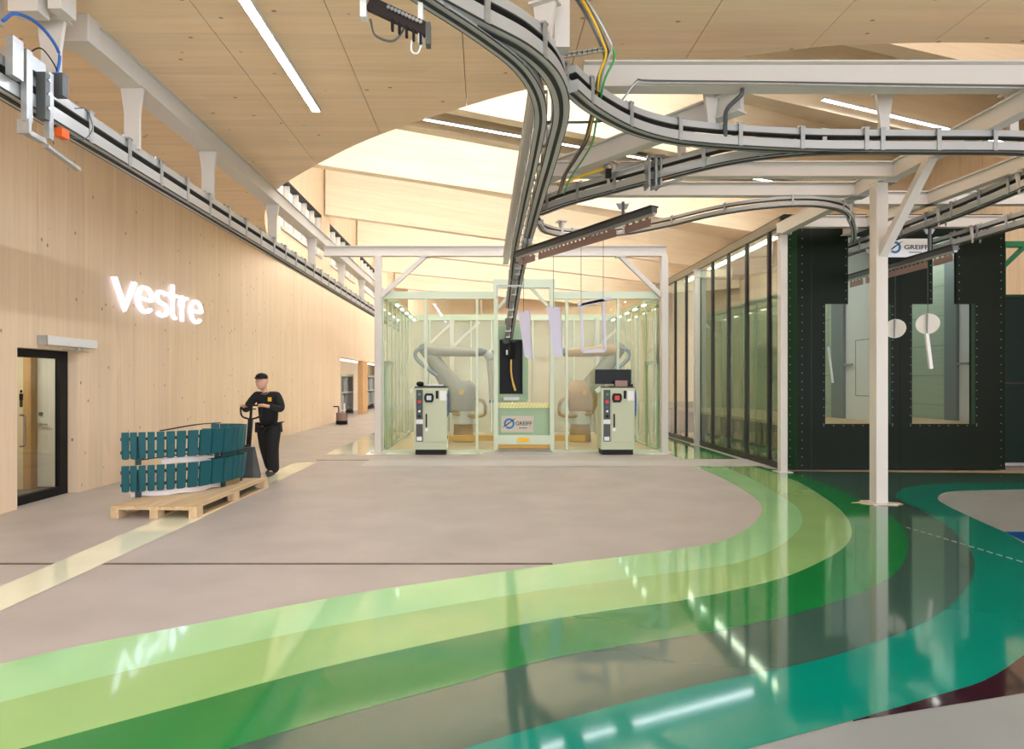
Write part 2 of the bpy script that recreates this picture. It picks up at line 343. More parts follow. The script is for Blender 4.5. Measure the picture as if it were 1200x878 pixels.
# unpainted patches round the column foot and on the teal band
def blob(cx, cy, rx, ry, z, m, name='worn_patch', n=24):
    mb = MB(); pts = [Vector((cx + rx * math.cos(2 * PI * k / n) * (0.7 + 0.5 * random.random()), cy + ry * math.sin(2 * PI * k / n) * (0.75 + 0.4 * random.random()), z)) for k in range(n)]
    mb.add(pts, [tuple(range(n))]); return mb.build(name, m, fl)
blob(5.32, 8.5, 0.33, 0.16, 0.007, 'boards'); blob(5.95, 5.5, 0.28, 0.13, 0.008, 'concrete_grey')
p = gp([(1060, 618), (1110, 634), (1160, 648), (1200, 660)], 0.0075)
for k in range(14):
    a = p[0].lerp(p[-1], k / 14 + 0.02); mbd = MB().bar(a, a + (p[-1] - p[0]).normalized() * 0.06, 0.012, 0.002); mbd.build('worn_patch', 'concrete_pale', fl)

# ---- left wall: timber panels, door opening, wardrobe opening, clerestory
wl = thing('wall_left', 'pale vertical-grain timber panel wall with glowing sign', None, (WL, 0, 0), kind='structure')
joints = [-6, -3.3, -0.9, 1.45, 3.8, 6.14, 8.49, 10.83, 13.2, 15.6, 18.2, 20.8, 23.4, 26.4, 29.8, 33.2, 36.6, 40, 45, 50]
holes = [(8.12, 9.35, -0.1, 2.09), (26.4, 40.0, -0.1, 2.66), (18.6, 23.3, 6.2, 7.75), (24.6, 29.2, 6.2, 7.75), (30.6, 35, 6.2, 7.75)]
for a, b in zip(joints, joints[1:]):
    hs = [h for h in holes if h[0] < b and h[1] > a]
    MB().holed('x', WL - 0.25, WL, a + 0.004, b - 0.004, 0, ZR, hs).build('wall_panel', 'wood_wall', wl)
MB().box(WL - 0.30, WL - 0.26, -6, 8.1, 0, ZR).box(WL - 0.30, WL - 0.26, 9.4, 26.3, 0, 6).build('backing', 'black', wl)
MB().box(WL - 0.24, WL - 0.01, 31.3, 32.6, 0, 2.66).build('timber_post', 'wood_dark', wl)
# clerestory windows: daylight behind clear panes
for n, (a, b) in enumerate(((18.6, 23.3), (24.6, 29.2), (30.6, 35.0))):
    w = thing('window_%d' % (n + 1), 'clerestory window band high in the timber wall', None, (WL, a, 6.2), kind='structure')
    k = 5; d = (b - a) / k
    for i in range(k):
        MB().box(WL - 0.16, WL - 0.14, a + i * d + 0.04, a + (i + 1) * d - 0.04, 6.24, 7.71).build('pane', 'glass_door', w)
    for i in range(k + 1):
        MB().box(WL - 0.2, WL - 0.02, a + i * d - 0.05, a + i * d + 0.05, 6.2, 7.75).build('mullion', 'steel_white', w)
    MB().box(WL - 0.2, WL + 0.01, a, b, 7.68, 7.78).build('window_head', 'slot', w)
    MB().box(WL - 0.24, WL + 0.06, a, b, 6.16, 6.24).build('window_sill', 'steel_white', w)
    MB().box(WL - 1.2, WL - 1.15, a - 1, b + 1, 5.6, 8.4).build('daylight_sky', 'window_light', w)
# ---- far and right walls
wb = thing('wall_back', 'far timber wall behind the robot cell', None, (0, 52, 0), kind='structure')
for i in range(12): MB().box(-8 + i * 2.6, -8 + i * 2.6 + 2.59, 52, 52.2, 0, ZR).build('wall_panel', 'wood_wall', wb)
wr = thing('wall_right', 'timber wall beyond the dark green booth', None, (15, 0, 0), kind='structure')
for i in range(16): MB().box(15, 15.2, 4 + i * 3, 4 + i * 3 + 2.99, 0, ZR).build('wall_panel', 'wood_wall', wr)
# ---- soffit of timber panels with its long curved edge
ce = thing('ceiling', 'timber soffit with curved edge and deep roof beams beyond', None, (0, 6, ZS), kind='structure')
edge_px = [(332, 304), (315, 280), (310, 258), (312, 245), (325, 222), (375, 191), (440, 160), (545, 125), (640, 100), (800, 75), (870, 66), (960, 55), (1040, 51), (1200, 52)]
edge = [H(x, y, ZS) for x, y in edge_px]; edge[0].x = WL + 0.0; edge = [Vector((WL, 18.6, ZS))] + edge[1:]
edge = smoothpath(edge + [Vector((9, 7.0, ZS)), Vector((14.9, 9, ZS))], 8)
def edge_y(x):
    for a, b in zip(edge, edge[1:]):
        if a.x <= x <= b.x: return a.y + (b.y - a.y) * (x - a.x) / max(1e-6, b.x - a.x)
    return edge[-1].y if x > edge[-1].x else edge[0].y
jx = [-6.0, -5.22, -3.98, -2.74, -1.49, -0.22, 0.99, 2.22, 3.46, 4.7, 5.94, 7.18, 8.42, 9.66, 10.9, 12.14, 13.4, 14.9]
def hole_panel(a, b):
    xs = [a + 0.004] + [a + (b - a) * k / 8 for k in range(1, 8)] + [b - 0.004]
    pts = [Vector((xs[0], -6, ZS)), Vector((xs[-1], -6, ZS))] + [Vector((x, edge_y(x), ZS)) for x in reversed(xs)]
    return MB().prism(pts, (0, 0, 0.24))
for a, b in zip(jx, jx[1:]): hole_panel(a, b).build('soffit_panel', 'wood_soffit', ce)
# ---- deep roof beams beyond the soffit (each a little turned from the last) and the roof deck
def beam_y(Y0, k, x): return Y0 + k * x
BE = [(9.3, 0.34), (11.5, 0.415), (14.95, 0.47), (16.5, 0.48), (20.8, 0.51), (27.4, 0.61), (33.4, 0.62), (39.5, 0.62), (46, 0.62)]
for Y0, k in BE:
    x0, x1 = WL, 15.0
    b = MB().box(0, math.hypot(x1 - x0, k * (x1 - x0)), -0.16, 0.16, 0, ZR - ZB)
    o = b.build('roof_beam', 'wood_beam', None, origin=(0, 0, 0)); o.parent = ce
    o.location = Vector((x0, beam_y(Y0, k, x0), ZB)) - ORG[ce.name]; o.rotation_euler = (0, 0, math.atan(k))
MB().box(WL, 15, 2, 60, ZR, ZR + 0.2).build('roof_deck', 'wood_beam', ce)
# ---- linear lights
def strip(a, b, z, label, w=0.09, roof=False, lm=None):
    a = Vector((a[0], a[1], z)); b = Vector((b[0], b[1], z))
    t = thing('linear_light', label, 'light', (a + b) / 2)
    MB().bar(a, b, w + 0.03, 0.05).build('housing', 'steel_white', t)
    dz = 0.045 if roof else 0.004; a2 = a + Vector((0, 0, -dz)); b2 = b + Vector((0, 0, -dz))
    MB().bar(a2.lerp(b2, 0.003), b2.lerp(a2, 0.003), w, 0.05).build('diffuser', 'led_roof' if roof else (lm or 'led'), t)
    if roof: MB().bar(a.lerp(b, 0.003) + Vector((0, 0, .04)), b.lerp(a, 0.003) + Vector((0, 0, .04)), w * .8, 0.03).build('added_uplight', 'led_roof', t)  # added glowing top, only to brighten the roof beams
    return t
strip((-2.24, 2.6), (-2.17, 8.2), ZS - 0.027, 'long white linear light set along the timber soffit', 0.085)
strip((1.6, -4.5), (1.6, -0.6), ZS - 0.027, 'long white linear light in the soffit above the aisle', 0.085)
strip((-2.24, -4.5), (-2.24, 0.9), ZS - 0.027, 'long white linear light in the soffit behind the one along the wall side', 0.085)
strip((6.2, -3.5), (6.2, 3.0), ZS - 0.027, 'long white linear light in the soffit above the grey island', 0.085)
def roofstrip(Y0, k, xa, xb, z, label, up=True): strip((xa, beam_y(Y0, k, xa)), (xb, beam_y(Y0, k, xb)), z, label, 0.1 if up else 0.09, up, 'led_soft')
roofstrip(15.72, 0.45, -1.45, 9.5, 7.93, 'long white linear light between the paired roof beams', False)
roofstrip(11.02, 0.415, 7.6, 14.5, 8.0, 'white linear light along the roof beam above the dark booth', False)
roofstrip(16.95, 0.48, -4.5, 12, 8.35, 'added unseen linear light behind the second of the paired roof beams')  # added out of sight to light the face of the next beam
roofstrip(40.0, 0.62, -5, 12, 8.4, 'added unseen linear light behind the farthest roof beam but one')  # extra hidden strip added to brighten the far roof beams
roofstrip(11.95, 0.42, -4.5, 7, 8.4, 'added unseen linear light behind the second roof beam past the soffit')  # added behind the beam to light the front of the paired beams
roofstrip(21.25, 0.51, -4.5, 12, 8.35, 'long white linear light behind the roof beam over the robot cell')
roofstrip(27.9, 0.61, -4.5, 12, 8.4, 'long white linear light behind the second roof beam past the robot cell')
roofstrip(33.9, 0.62, -5, 12, 8.4, 'long white linear light behind the last roof beam past the robot cell')
roofstrip(9.75, 0.34, -2.0, 14, 8.4, 'long white linear light behind the first roof beam past the soffit', False)

# ================================================================== LEFT SIDE
# ---- glazed door in its recess, washroom lobby behind
d = thing('door_1', 'black-framed glazed door set in the timber wall', None, (WL - 0.2, 8.73, 0), kind='structure')
mb = MB(); xa, xb = WL - 0.235, WL - 0.16
mb.box(xa, xb, 8.1, 9.36, 1.975, 2.09).box(xa, xb, 9.18, 9.36, 0.0, 1.98).box(xa, xb, 8.1, 8.2, 0, 1.98).box(xa, xb, 8.2, 9.18, 0.0, 0.12)
mb.build('door_frame', 'black', d)
MB().box(WL - 0.205, WL - 0.195, 8.2, 9.18, 0.12, 1.975).build('glass_pane', 'glass_door', d)
h = smoothpath([(WL - 0.19, 8.425, 0.78), (WL - 0.13, 8.425, 0.79), (WL - 0.125, 8.425, 0.84), (WL - 0.125, 8.425, 1.14), (WL - 0.13, 8.425, 1.19), (WL - 0.19, 8.425, 1.2)], 4)
MB().tube(h, 0.013, 8).build('pull_handle', 'chrome', d, smooth=True)
dm = MB(); X = WL - 0.19; cy = 8.45
dm.cyl((X - 0.003, cy, 1.515), (X, cy, 1.515), 0.021, n=14).box(X - 0.003, X, cy - 0.034, cy + 0.034, 1.40, 1.485).box(X - 0.003, X, cy - 0.026, cy - 0.003, 1.305, 1.40).box(X - 0.003, X, cy + 0.003, cy + 0.026, 1.305, 1.40)
dm.build('washroom_symbol', 'black', d)
wlb = thing('wall_lobby', 'washroom lobby of pale boards behind the glazed door', None, (-7.2, 9, 0), kind='structure')
MB().box(-8.9, -8.8, 6.8, 11.4, 0, 2.6).build('lobby_wall', 'door_white', wlb)
MB().box(-8.9, WL - 0.3, 11.3, 11.4, 0, 2.6).build('lobby_wall', 'door_white', wlb)
MB().box(-8.9, WL - 0.3, 6.8, 6.9, 0, 2.6).build('lobby_wall', 'door_white', wlb)
MB().box(-8.9, WL - 0.3, 6.8, 11.4, 2.5, 2.6).build('lobby_ceiling', 'door_white', wlb)
MB().box(-6.99, -6.87, 9.58, 9.78, 0, 2.5).build('door_jamb', 'wood_dark', wlb)
MB().box(-8.8, -6.99, 9.62, 9.7, 0, 2.5).build('lobby_wall', 'door_white', wlb)
MB().box(-6.87, WL - 0.3, 9.70, 9.76, 2.2, 2.5).build('lobby_wall', 'door_white', wlb)
MB().box(-8.6, WL - 0.26, 7.2, 9.55, 0.0, 0.012).build('entrance_mat', 'cabinet_dark', wlb)
for i in range(24): MB().box(-8.5, WL - 0.3, 7.3 + i * 0.092, 7.335 + i * 0.092, 0.01, 0.02).build('mat_rib', 'galv', wlb)
ld = thing('door_2', 'white washroom door with lever handle', None, (-6.7, 9.7, 0), kind='structure')
MB().box(-6.86, WL - 0.3, 9.70, 9.75, 0.03, 2.2).build('door_leaf', 'white', ld)
MB().cyl((-6.80, 9.70, 1.0), (-6.80, 9.64, 1.0), 0.02, n=10).bar((-6.80, 9.65, 1.0), (-6.67, 9.65, 0.99), 0.02, 0.02).build('lever_handle', 'chrome', ld)
MB().cyl((-6.80, 9.70, 1.15), (-6.80, 9.68, 1.15), 0.03, n=12).build('lock_rose', 'galv_dark', ld)
lt = thing('lobby_light', 'flat white ceiling light in the washroom lobby', 'light', (-7.3, 8.6, 2.49))
MB().box(-7.9, -6.7, 8.4, 8.7, 2.45, 2.495).build('diffuser', 'booth_lamp', lt)
# door operator box over the door
op = thing('door_operator', 'white box of the automatic door operator above glazed door', 'door operator', (WL + 0.06, 9.0, 2.14))
MB().box(WL, WL + 0.13, 8.5, 9.6, 2.145, 2.27).build('housing', 'white', op, bevel=0.008)
MB().box(WL + 0.002, WL + 0.132, 8.47, 8.5, 2.143, 2.272).build('end_cap', 'galv', op)
MB().cyl((WL + 0.06, 9.26, 2.145), (WL + 0.06, 9.26, 2.10), 0.02, n=10).bar((WL + 0.06, 9.26, 2.10), (WL + 0.025, 8.98, 2.10), 0.022, 0.012).bar((WL + 0.06, 9.26, 2.10), (WL + 0.05, 9.5, 2.09), 0.022, 0.012).build('swing_arm', 'galv', op)

# ---- glowing sign, one mesh for each letter
sg = thing('illuminated_sign', 'glowing white letters reading vestre on the timber wall', 'sign', (WL, 11.6, 2.8))
def arc(cx, cz, rx, rz, a0, a1, n=14): return [(cx + rx * math.cos(math.radians(a0 + (a1 - a0) * k / n)), cz + rz * math.sin(math.radians(a0 + (a1 - a0) * k / n))) for k in range(n + 1)]
GL = {'v': (.40, [[(.03, .5), (.20, .03), (.37, .5)]]),
      'e': (.42, [[(.045, .26), (.375, .26)] , arc(.21, .25, .17, .215, 3, 318, 22)]),
      's': (.34, [arc(.17, .365, .125, .105, 35, 270, 14)[:-1] + arc(.17, .145, .135, .115, 90, -145, 14)]),
      't': (.27, [[(.10, .66), (.10, .12)] + arc(.19, .12, .09, .09, 180, 275, 8)[1:], [(.0, .46), (.235, .46)]]),
      'r': (.25, [[(.04, .5), (.04, .0)], arc(.17, .29, .13, .18, 180, 75, 8)])}
def stroke_mb(mb, pts, w, x0, x1, fy, y0, zb):
    n = len(pts); L = []; R_ = []
    for i, p in enumerate(pts):
        d0 = Vector(pts[i]) - Vector(pts[i - 1]) if i else Vector(pts[1]) - Vector(pts[0]); d1 = Vector(pts[i + 1]) - Vector(pts[i]) if i < n - 1 else d0
        t = (d0.normalized() + d1.normalized()); t = t.normalized() if t.length > 1e-6 else d0.normalized()
        nr = Vector((-t.y, t.x)); k = 1 / max(.45, nr.dot(Vector((-d0.normalized().y, d0.normalized().x))))
        L.append(Vector(p) + nr * w / 2 * k); R_.append(Vector(p) - nr * w / 2 * k)
    rings = [[Vector((x, y0 + q.x * fy, zb + q.y)) for x, q in ((x0, l), (x1, l), (x1, r), (x0, r))] for l, r in zip(L, R_)]
    mb.loft(rings)
fitY = [('v', 10.08, 10.78), ('e', 10.77, 11.36), ('s', 11.40, 11.88), ('t', 11.90, 12.27), ('r', 12.36, 12.70), ('e', 12.72, 13.32)]
for ch, ya_, yb_ in fitY:
    w_, st_ = GL[ch]; fy = (yb_ - ya_) / w_; m1 = MB(); m2 = MB()
    for pt in st_: stroke_mb(m1, pt, .05, WL + .075, WL + .095, fy, ya_, 2.83); stroke_mb(m2, pt, .066, WL + .04, WL + .055, fy, ya_, 2.83)
    lo = m1.build('letter', 'neon', sg); m2.build('letter_glow_back', 'halo', lo)

# ---- pallet
pl = thing('wooden_pallet', 'pale wooden pallet under the two teal benches', 'pallet', (-3.92, 8.7, 0))
pl.rotation_euler = (0, 0, math.radians(-2.2))
c = Vector((-3.92, 8.7, 0)); pw, plen_ = 1.06, 2.25
x0, x1, y0, y1 = c.x - pw / 2, c.x + pw / 2, c.y - plen_ / 2, c.y + plen_ / 2
for xa in (x0, c.x - 0.05, x1 - 0.1):
    for yb in (y0, c.y - 0.075, y1 - 0.15): MB().box(xa, xa + 0.1, yb, yb + 0.15, 0.018, 0.105).build('block', 'wood_pallet', pl)
    MB().box(xa, xa + 0.1, y0, y1, 0, 0.019).build('runner', 'wood_pallet', pl)
for yb in (y0, c.y - 0.075, y1 - 0.15): MB().box(x0, x1, yb, yb + 0.15, 0.105, 0.126).build('cross_board', 'wood_pallet', pl)
nb = 7
for i in range(nb):
    xa = x0 + i * pw / nb; MB().box(xa + 0.006, xa + pw / nb - 0.006, y0, y1, 0.126, 0.148).build('deck_board', 'wood_pallet', pl)
MB().box(x0 + 0.04, x1 - 0.03, y0 + 0.12, y1 - 0.05, 0.148, 0.153).build('liner_sheet', 'wood_pallet', pl)
# ---- two curved benches, one on top of the other, each lying on its back
cp = [(-4.60, 7.98), (-4.30, 8.10), (-4.02, 8.27), (-3.80, 8.50), (-3.66, 8.80), (-3.575, 9.12), (-3.56, 9.38), (-3.62, 9.58), (-3.78, 9.70), (-4.0, 9.72), (-4.3, 9.66)]
bpath_ = smoothpath([Vector((x, y, 0)) for x, y in cp], 10)
def s_at(px):                                     # arc length on the bench line that lies in line with a picture column
    s = 0.0
    while s < 2.4:
        q, _t = along(bpath_, s)
        if VX + F * q.x / q.y >= px: return s
        s += 0.004
    return s
SLATS = [s_at(x) for x in (142, 151, 161, 171.5, 182.3, 193.8, 205.8, 218.8, 233.3, 248, 262, 273)]
while SLATS[-1] + 0.12 < plen(bpath_): SLATS.append(SLATS[-1] + 0.13)
def slat_outline(w, h, r):
    pts = []
    for cx, cz, a0 in ((w / 2 - r, r, -90), (w / 2 - 0.004, h - 0.004, 0), (-w / 2 + 0.004, h - 0.004, 90), (-w / 2 + r, r, 180)):
        rr = r if cz == r else 0.004
        for k in range(4):
            a = math.radians(a0 + 30 * k); pts.append((cx + rr * math.cos(a), cz + rr * math.sin(a)))
    return pts
def bench(zb, zt, label):
    t = thing('curved_bench', label, 'bench', (-4.0, 8.8, zb - 0.06), 'teal benches stacked on the pallet')
    L = plen(bpath_)
    for i, (s0, s1) in enumerate(zip(SLATS, SLATS[1:])):
        p, tg = along(bpath_, (s0 + s1) / 2); nr = Vector((tg.y, -tg.x, 0)); ww = (s1 - s0) * (0.80 if i in (1, 2, 3, 4, 5, 6, 7) else 0.92 if i else 0.96)
        tilt = 0.03
        pts = [p + tg * a + Vector((0, 0, zb + b)) + nr * (tilt * (b / (zt - zb)) * 0.5 + (0.035 * max(0, 1 - b / 0.07) ** 2 * -1)) for a, b in slat_outline(ww, zt - zb, 0.025)]
        MB().prism(pts, nr * -0.026).build('slat', 'teal', t)
    for zr in (zb + 0.09, zt - 0.09):
        path = [v + Vector((0, 0, zr)) for v in resample(bpath_, 60)]
        off = []
        for i, v in enumerate(path):
            tg = (path[min(i + 1, 59)] - path[max(i - 1, 0)]).normalized(); off.append(v + Vector((tg.y, -tg.x, 0)) * -0.045)
        MB().sweep(off, rrect(0.012, 0.04)).build('frame_rail', 'teal_dark', t)
    for fr in (0.07, 0.5, 0.72, 0.93):
        p, tg = along(bpath_, L * fr); nr = Vector((tg.y, -tg.x, 0)); q = p - nr * 0.065
        MB().bar(q + Vector((0, 0, zb - 0.075)), q + Vector((0, 0, zt - 0.06)), 0.07, 0.03, up=nr).build('leg_bracket', 'teal_dark', t)
    return t
bench(0.235, 0.575, 'lower teal slatted curved bench resting on the pallet')
bench(0.65, 1.0, 'upper teal slatted curved bench stacked on the other bench')
sp = tag(MB().sweep(smoothpath([(-4.25, 8.3, 1.0), (-4.05, 8.9, 1.04), (-3.95, 9.45, 1.03)], 8), rrect(0.04, 0.012)).sweep(smoothpath([(-4.45, 8.2, 0.63), (-4.05, 8.6, 0.66), (-3.75, 8.75, 0.63)], 8), rrect(0.035, 0.012)).build('lashing_strap', 'black'), 'black lashing strap over the two teal benches', 'strap')
fw = []
for k in range(25):
    u = k / 24; p, tg = along(bpath_, plen(bpath_) * (0.03 + 0.5 * u)); nr = Vector((tg.y, -tg.x, 0)); fw.append(p - nr * (0.25 + 0.02 * math.sin(9 * u)) + Vector((0, 0, 0.2 + 0.012 * math.sin(17 * u))))
tag(MB().sweep(fw, [(-0.13, -0.045), (0.13, -0.045), (0.12, 0.02), (0.02, 0.035), (-0.12, 0.015)]).build('foam_wrap', 'wrap', smooth=True), 'pinkish white foam wrap lying under the lower teal bench', 'packing foam')
fw2 = [v + Vector((0, 0, 0.40)) for v in fw[7:22]]
tag(MB().sweep(fw2, [(-0.1, -0.03), (0.13, -0.03), (0.12, 0.03), (-0.1, 0.025)]).build('foam_wrap', 'wrap', smooth=True), 'white foam wrap squeezed between the two teal benches', 'packing foam')

# ---- pallet jack
pj = thing('pallet_jack', 'black hand pallet jack under the wooden pallet', 'pallet jack', (-3.85, 9.95, 0))
for sx in (-0.2, 0.2): MB().box(-3.85 + sx - 0.08, -3.85 + sx + 0.08, 8.75, 9.95, 0.03, 0.1).build('fork', 'black', pj)
MB().prism([(-4.1, 9.86, 0.1), (-4.1, 9.86, 0.62), (-4.1, 9.93, 0.62), (-4.1, 10.2, 0.16), (-4.1, 10.2, 0.1)], (0.5, 0, 0)).build('pump_housing', 'cabinet_dark', pj)
MB().cyl((-3.85, 10.22, 0.1), (-3.85, 10.22, 0.62), 0.05, n=12).build('pump_cylinder', 'black', pj, smooth=True)
for sx in (-0.09, 0.09): MB().cyl((-3.85 + sx - 0.03, 10.24, 0.095), (-3.85 + sx + 0.03, 10.24, 0.095), 0.095, n=18).build('steer_wheel', 'rubber', pj, smooth=True)
MB().bar((-3.85, 10.25, 0.2), (-3.86, 10.45, 1.03), 0.07, 0.05).build('tiller_arm', 'black', pj)
lp = smoothpath([(-3.86, 10.45, 1.02), (-3.99, 10.46, 1.06), (-4.03, 10.47, 1.14), (-4.02, 10.49, 1.235), (-3.86, 10.5, 1.25), (-3.70, 10.49, 1.235), (-3.69, 10.47, 1.14), (-3.73, 10.46, 1.06), (-3.86, 10.45, 1.02)], 5)
MB().tube(lp, 0.015, 8).build('handle_loop', 'black', pj, smooth=True)
MB().bar((-3.86, 10.45, 1.02), (-3.86, 10.49, 1.25), 0.035, 0.03).bar((-3.93, 10.5, 1.19), (-3.79, 10.5, 1.19), 0.02, 0.02).build('control_lever', 'black', pj)

# ---- person
def skin(name, vs, es, rs, m, parent, sub=2, root=0):
    o0 = ORG[parent.name]; me = bpy.data.meshes.new(name); me.from_pydata([tuple(Vector(v)) for v in vs], es, []); me.materials.append(MATS[m])
    ob = bpy.data.objects.new(name, me); COL.objects.link(ob); ob.parent = parent
    md = ob.modifiers.new('skin', 'SKIN'); md.use_smooth_shade = True; md.branch_smoothing = 0.3
    for i, r in enumerate(rs):
        sv = me.skin_vertices[0].data[i]; sv.radius = r if isinstance(r, tuple) else (r, r); sv.use_root = (i == root)
    sb = ob.modifiers.new('subdivision', 'SUBSURF'); sb.levels = sub; sb.render_levels = sub
    ORG[ob.name] = o0; return ob
pe = thing('person', 'person in black work clothes and cap pushing the pallet jack', 'person', (-3.77, 11.08, 0))
# body: pelvis, spine, chest, neck, head; arms to the handle; legs mid-stride
V = [(0, 0, .95), (0, -.03, 1.12), (0, -.08, 1.32), (-.02, -.12, 1.46), (-.045, -.165, 1.54), (-.06, -.185, 1.63), (-.06, -.19, 1.71),
     (.17, -.09, 1.41), (.275, -.2, 1.17), (.12, -.5, 1.24), (.07, -.555, 1.25), (-.18, -.1, 1.41), (-.31, -.22, 1.17), (-.26, -.5, 1.24), (-.235, -.555, 1.25),
     (.1, -.01, .9), (.09, -.1, .5), (.07, .02, .1), (.06, -.13, .05), (-.09, .0, .9), (-.09, .08, .5), (-.06, .31, .14), (-.06, .2, .06)]
E = [(0, 1), (1, 2), (2, 3), (3, 4), (4, 5), (5, 6), (2, 7), (7, 8), (8, 9), (9, 10), (2, 11), (11, 12), (12, 13), (13, 14), (0, 15), (15, 16), (16, 17), (17, 18), (0, 19), (19, 20), (20, 21), (21, 22)]
R = [(.06, .05), (.1, .07), (.13, .095), .052, .055, (.098, .118), (.085, .105), .06, .042, .028, (.042, .03), .06, .042, .028, (.042, .03), .085, .055, .042, .04, .085, .055, .042, .04]
for hx, sgn, iw in ((.07, 1, 10), (-.235, -1, 14)):
    for k in range(4):
        bx = hx + (-0.036 + 0.024 * k); b0 = len(V); ln = (0.9, 1.0, 0.97, 0.8)[k]
        V += [(bx, -.585 - .006 * ln, 1.268), (bx, -.612, 1.25), (bx, -.600, 1.222 + .006 * (1 - ln) * 5)]
        E += [(iw, b0), (b0, b0 + 1), (b0 + 1, b0 + 2)]; R += [.0095, .009, .008]
    b0 = len(V); tx = hx - sgn * 0.05
    V += [(tx, -.565, 1.235), (tx - sgn * 0.012, -.585, 1.222)]; E += [(iw, b0), (b0, b0 + 1)]; R += [.011, .009]
skin('body', V, E, R, 'skin', pe, 2)
# sweater: torso and sleeves
V2 = [(0, .0, .80), (0, -.03, 1.12), (0, -.08, 1.32), (-.015, -.115, 1.455), (.18, -.09, 1.41), (.29, -.2, 1.16), (.15, -.46, 1.235), (-.19, -.1, 1.41), (-.325, -.22, 1.16), (-.265, -.46, 1.235)]
swt = skin('sweater', V2, [(0, 1), (1, 2), (2, 3), (2, 4), (4, 5), (5, 6), (2, 7), (7, 8), (8, 9)], [(.19, .145), (.185, .14), (.2, .14), (.078, .078), .092, .074, .05, .092, .074, .05], 'cloth_black', pe, 2)
V3 = [(0, 0, 1.0), (.095, -.01, .86), (.095, -.1, .5), (.085, .01, .03), (-.095, .0, .86), (-.09, .08, .5), (-.06, .31, .06)]
trs = skin('trousers', V3, [(0, 1), (1, 2), (2, 3), (0, 4), (4, 5), (5, 6)], [(.19, .145), .14, .112, .1, .14, .112, .1], 'cloth_trouser', pe, 2)
for fx, fy, fz, tl in ((.065, -.04, 0.0, 0), (-.06, .27, 0.0, 0.04)):
    o = ORG[pe.name]; rings = []
    for yy, w, hh in ((.09, .035, .07), (.05, .045, .1), (-.03, .046, .1), (-.1, .05, .07), (-.16, .045, .05), (-.19, .025, .03)):
        z0 = fz + (tl if yy > 0 else 0) * (yy > 0)
        rings.append([o + Vector((fx + w * math.cos(2 * PI * k / 10), fy + yy, z0 + 0.004 + hh / 2 + hh / 2 * math.sin(2 * PI * k / 10))) for k in range(10)])
    MB().loft(rings).build('shoe', 'shoe', pe, smooth=True)
o = ORG[pe.name]; hc = o + Vector((-.06, -.19, 1.68))
cap_ = MB().ball(hc + Vector((0, .0, .045)), .102, .125, .07, 14, 8).build('cap', 'black', pe, smooth=True)
pts = [hc + Vector((.085 * math.cos(a), -.09 - .1 * math.sin(a), .03 - .025 * math.sin(a))) for a in [PI * k / 10 for k in range(11)]]
MB().prism(pts, (0, 0, 0.01)).build('cap_peak', 'black', cap_)
MB().ball(hc + Vector((0, -.01, -.04)), .094, .112, .138, 16, 12).build('head', 'skin', pe, smooth=True)
MB().ball(hc + Vector((0, .035, .0)), .1, .085, .07, 12, 8).build('hair', 'hair_grey', pe, smooth=True)
MB().ball(hc + Vector((-.008, -.122, -.035)), .015, .022, .024, 8, 6).build('nose', 'skin', pe, smooth=True)
for sx in (-1, 1):
    MB().ball(hc + Vector((sx * .035 - .005, -.103, -.005)), .014, .009, .008, 8, 5).build('eye', 'eye_dark', pe, smooth=True)
    MB().ball(hc + Vector((sx * .096, .0, -.03)), .013, .022, .036, 8, 6).build('ear', 'skin', pe, smooth=True)
MB().ball(hc + Vector((-.005, -.105, -.088)), .028, .009, .007, 8, 5).build('mouth', 'lip', pe, smooth=True)
MB().tube([o + Vector((-.018 + .068 * math.cos(a), -.13 + .05 * math.sin(a) - .03, 1.455 + .03 * math.sin(a))) for a in [2 * PI * k / 16 for k in range(17)]], .005, 5).build('neck_chain', 'galv', swt)
MB().box(o.x + .055, o.x + .115, o.y - .222, o.y - .206, 1.305, 1.375).build('chest_badge', 'yellow', swt)
for sx in (-1, 1): MB().prism([o + Vector((sx * .15, -.1, .93)), o + Vector((sx * .215, -.08, .93)), o + Vector((sx * .225, -.07, .76)), o + Vector((sx * .16, -.09, .76))], (0, .12, 0)).build('holster_pocket', 'cloth_trouser', trs)

# ---- canister by the wall, wardrobe niche
cn = thing('vacuum_canister', 'small steel and black floor vacuum canister by the timber wall', 'vacuum', (-5.4, 24.0, 0))
MB().cyl((-5.4, 24, 0.02), (-5.4, 24, 0.16), 0.22, n=18).build('base', 'black', cn, smooth=True)
MB().cyl((-5.4, 24, 0.16), (-5.4, 24, 0.46), 0.215, n=18).build('drum', 'hook_brown', cn, smooth=True)
MB().tube(smoothpath([(-5.52, 24, 0.44), (-5.52, 24, 0.66), (-5.56, 24, 0.69), (-5.72, 24, 0.69)], 4), 0.025, 6).build('hose', 'black', cn, smooth=True)
MB().cyl((-5.3, 24, 0.46), (-5.3, 24, 0.82), 0.03, n=8).build('bottle', 'white', cn)
MB().box(-9, -6.25, 26.0, 26.2, 0, 2.9).build('wall_niche', 'wood_dark', None)['kind'] = 'structure'
MB().box(-7.45, -7.3, 26.2, 42, 0, 2.9).build('wall_niche_back', 'door_white', None)['kind'] = 'structure'
MB().box(-7.3, -6.25, 42, 42.2, 0, 2.9).build('wall_niche_end', 'door_white', None)['kind'] = 'structure'
MB().box(-9, -6.25, 26.0, 42, 2.7, 2.9).build('ceiling_niche', 'door_white', None)['kind'] = 'structure'
lt = thing('niche_light', 'flat white ceiling light in the wardrobe niche', 'light', (-6.7, 33, 2.69)); MB().box(-6.9, -6.6, 26.8, 41, 2.64, 2.695).build('diffuser', 'niche_lamp', lt)
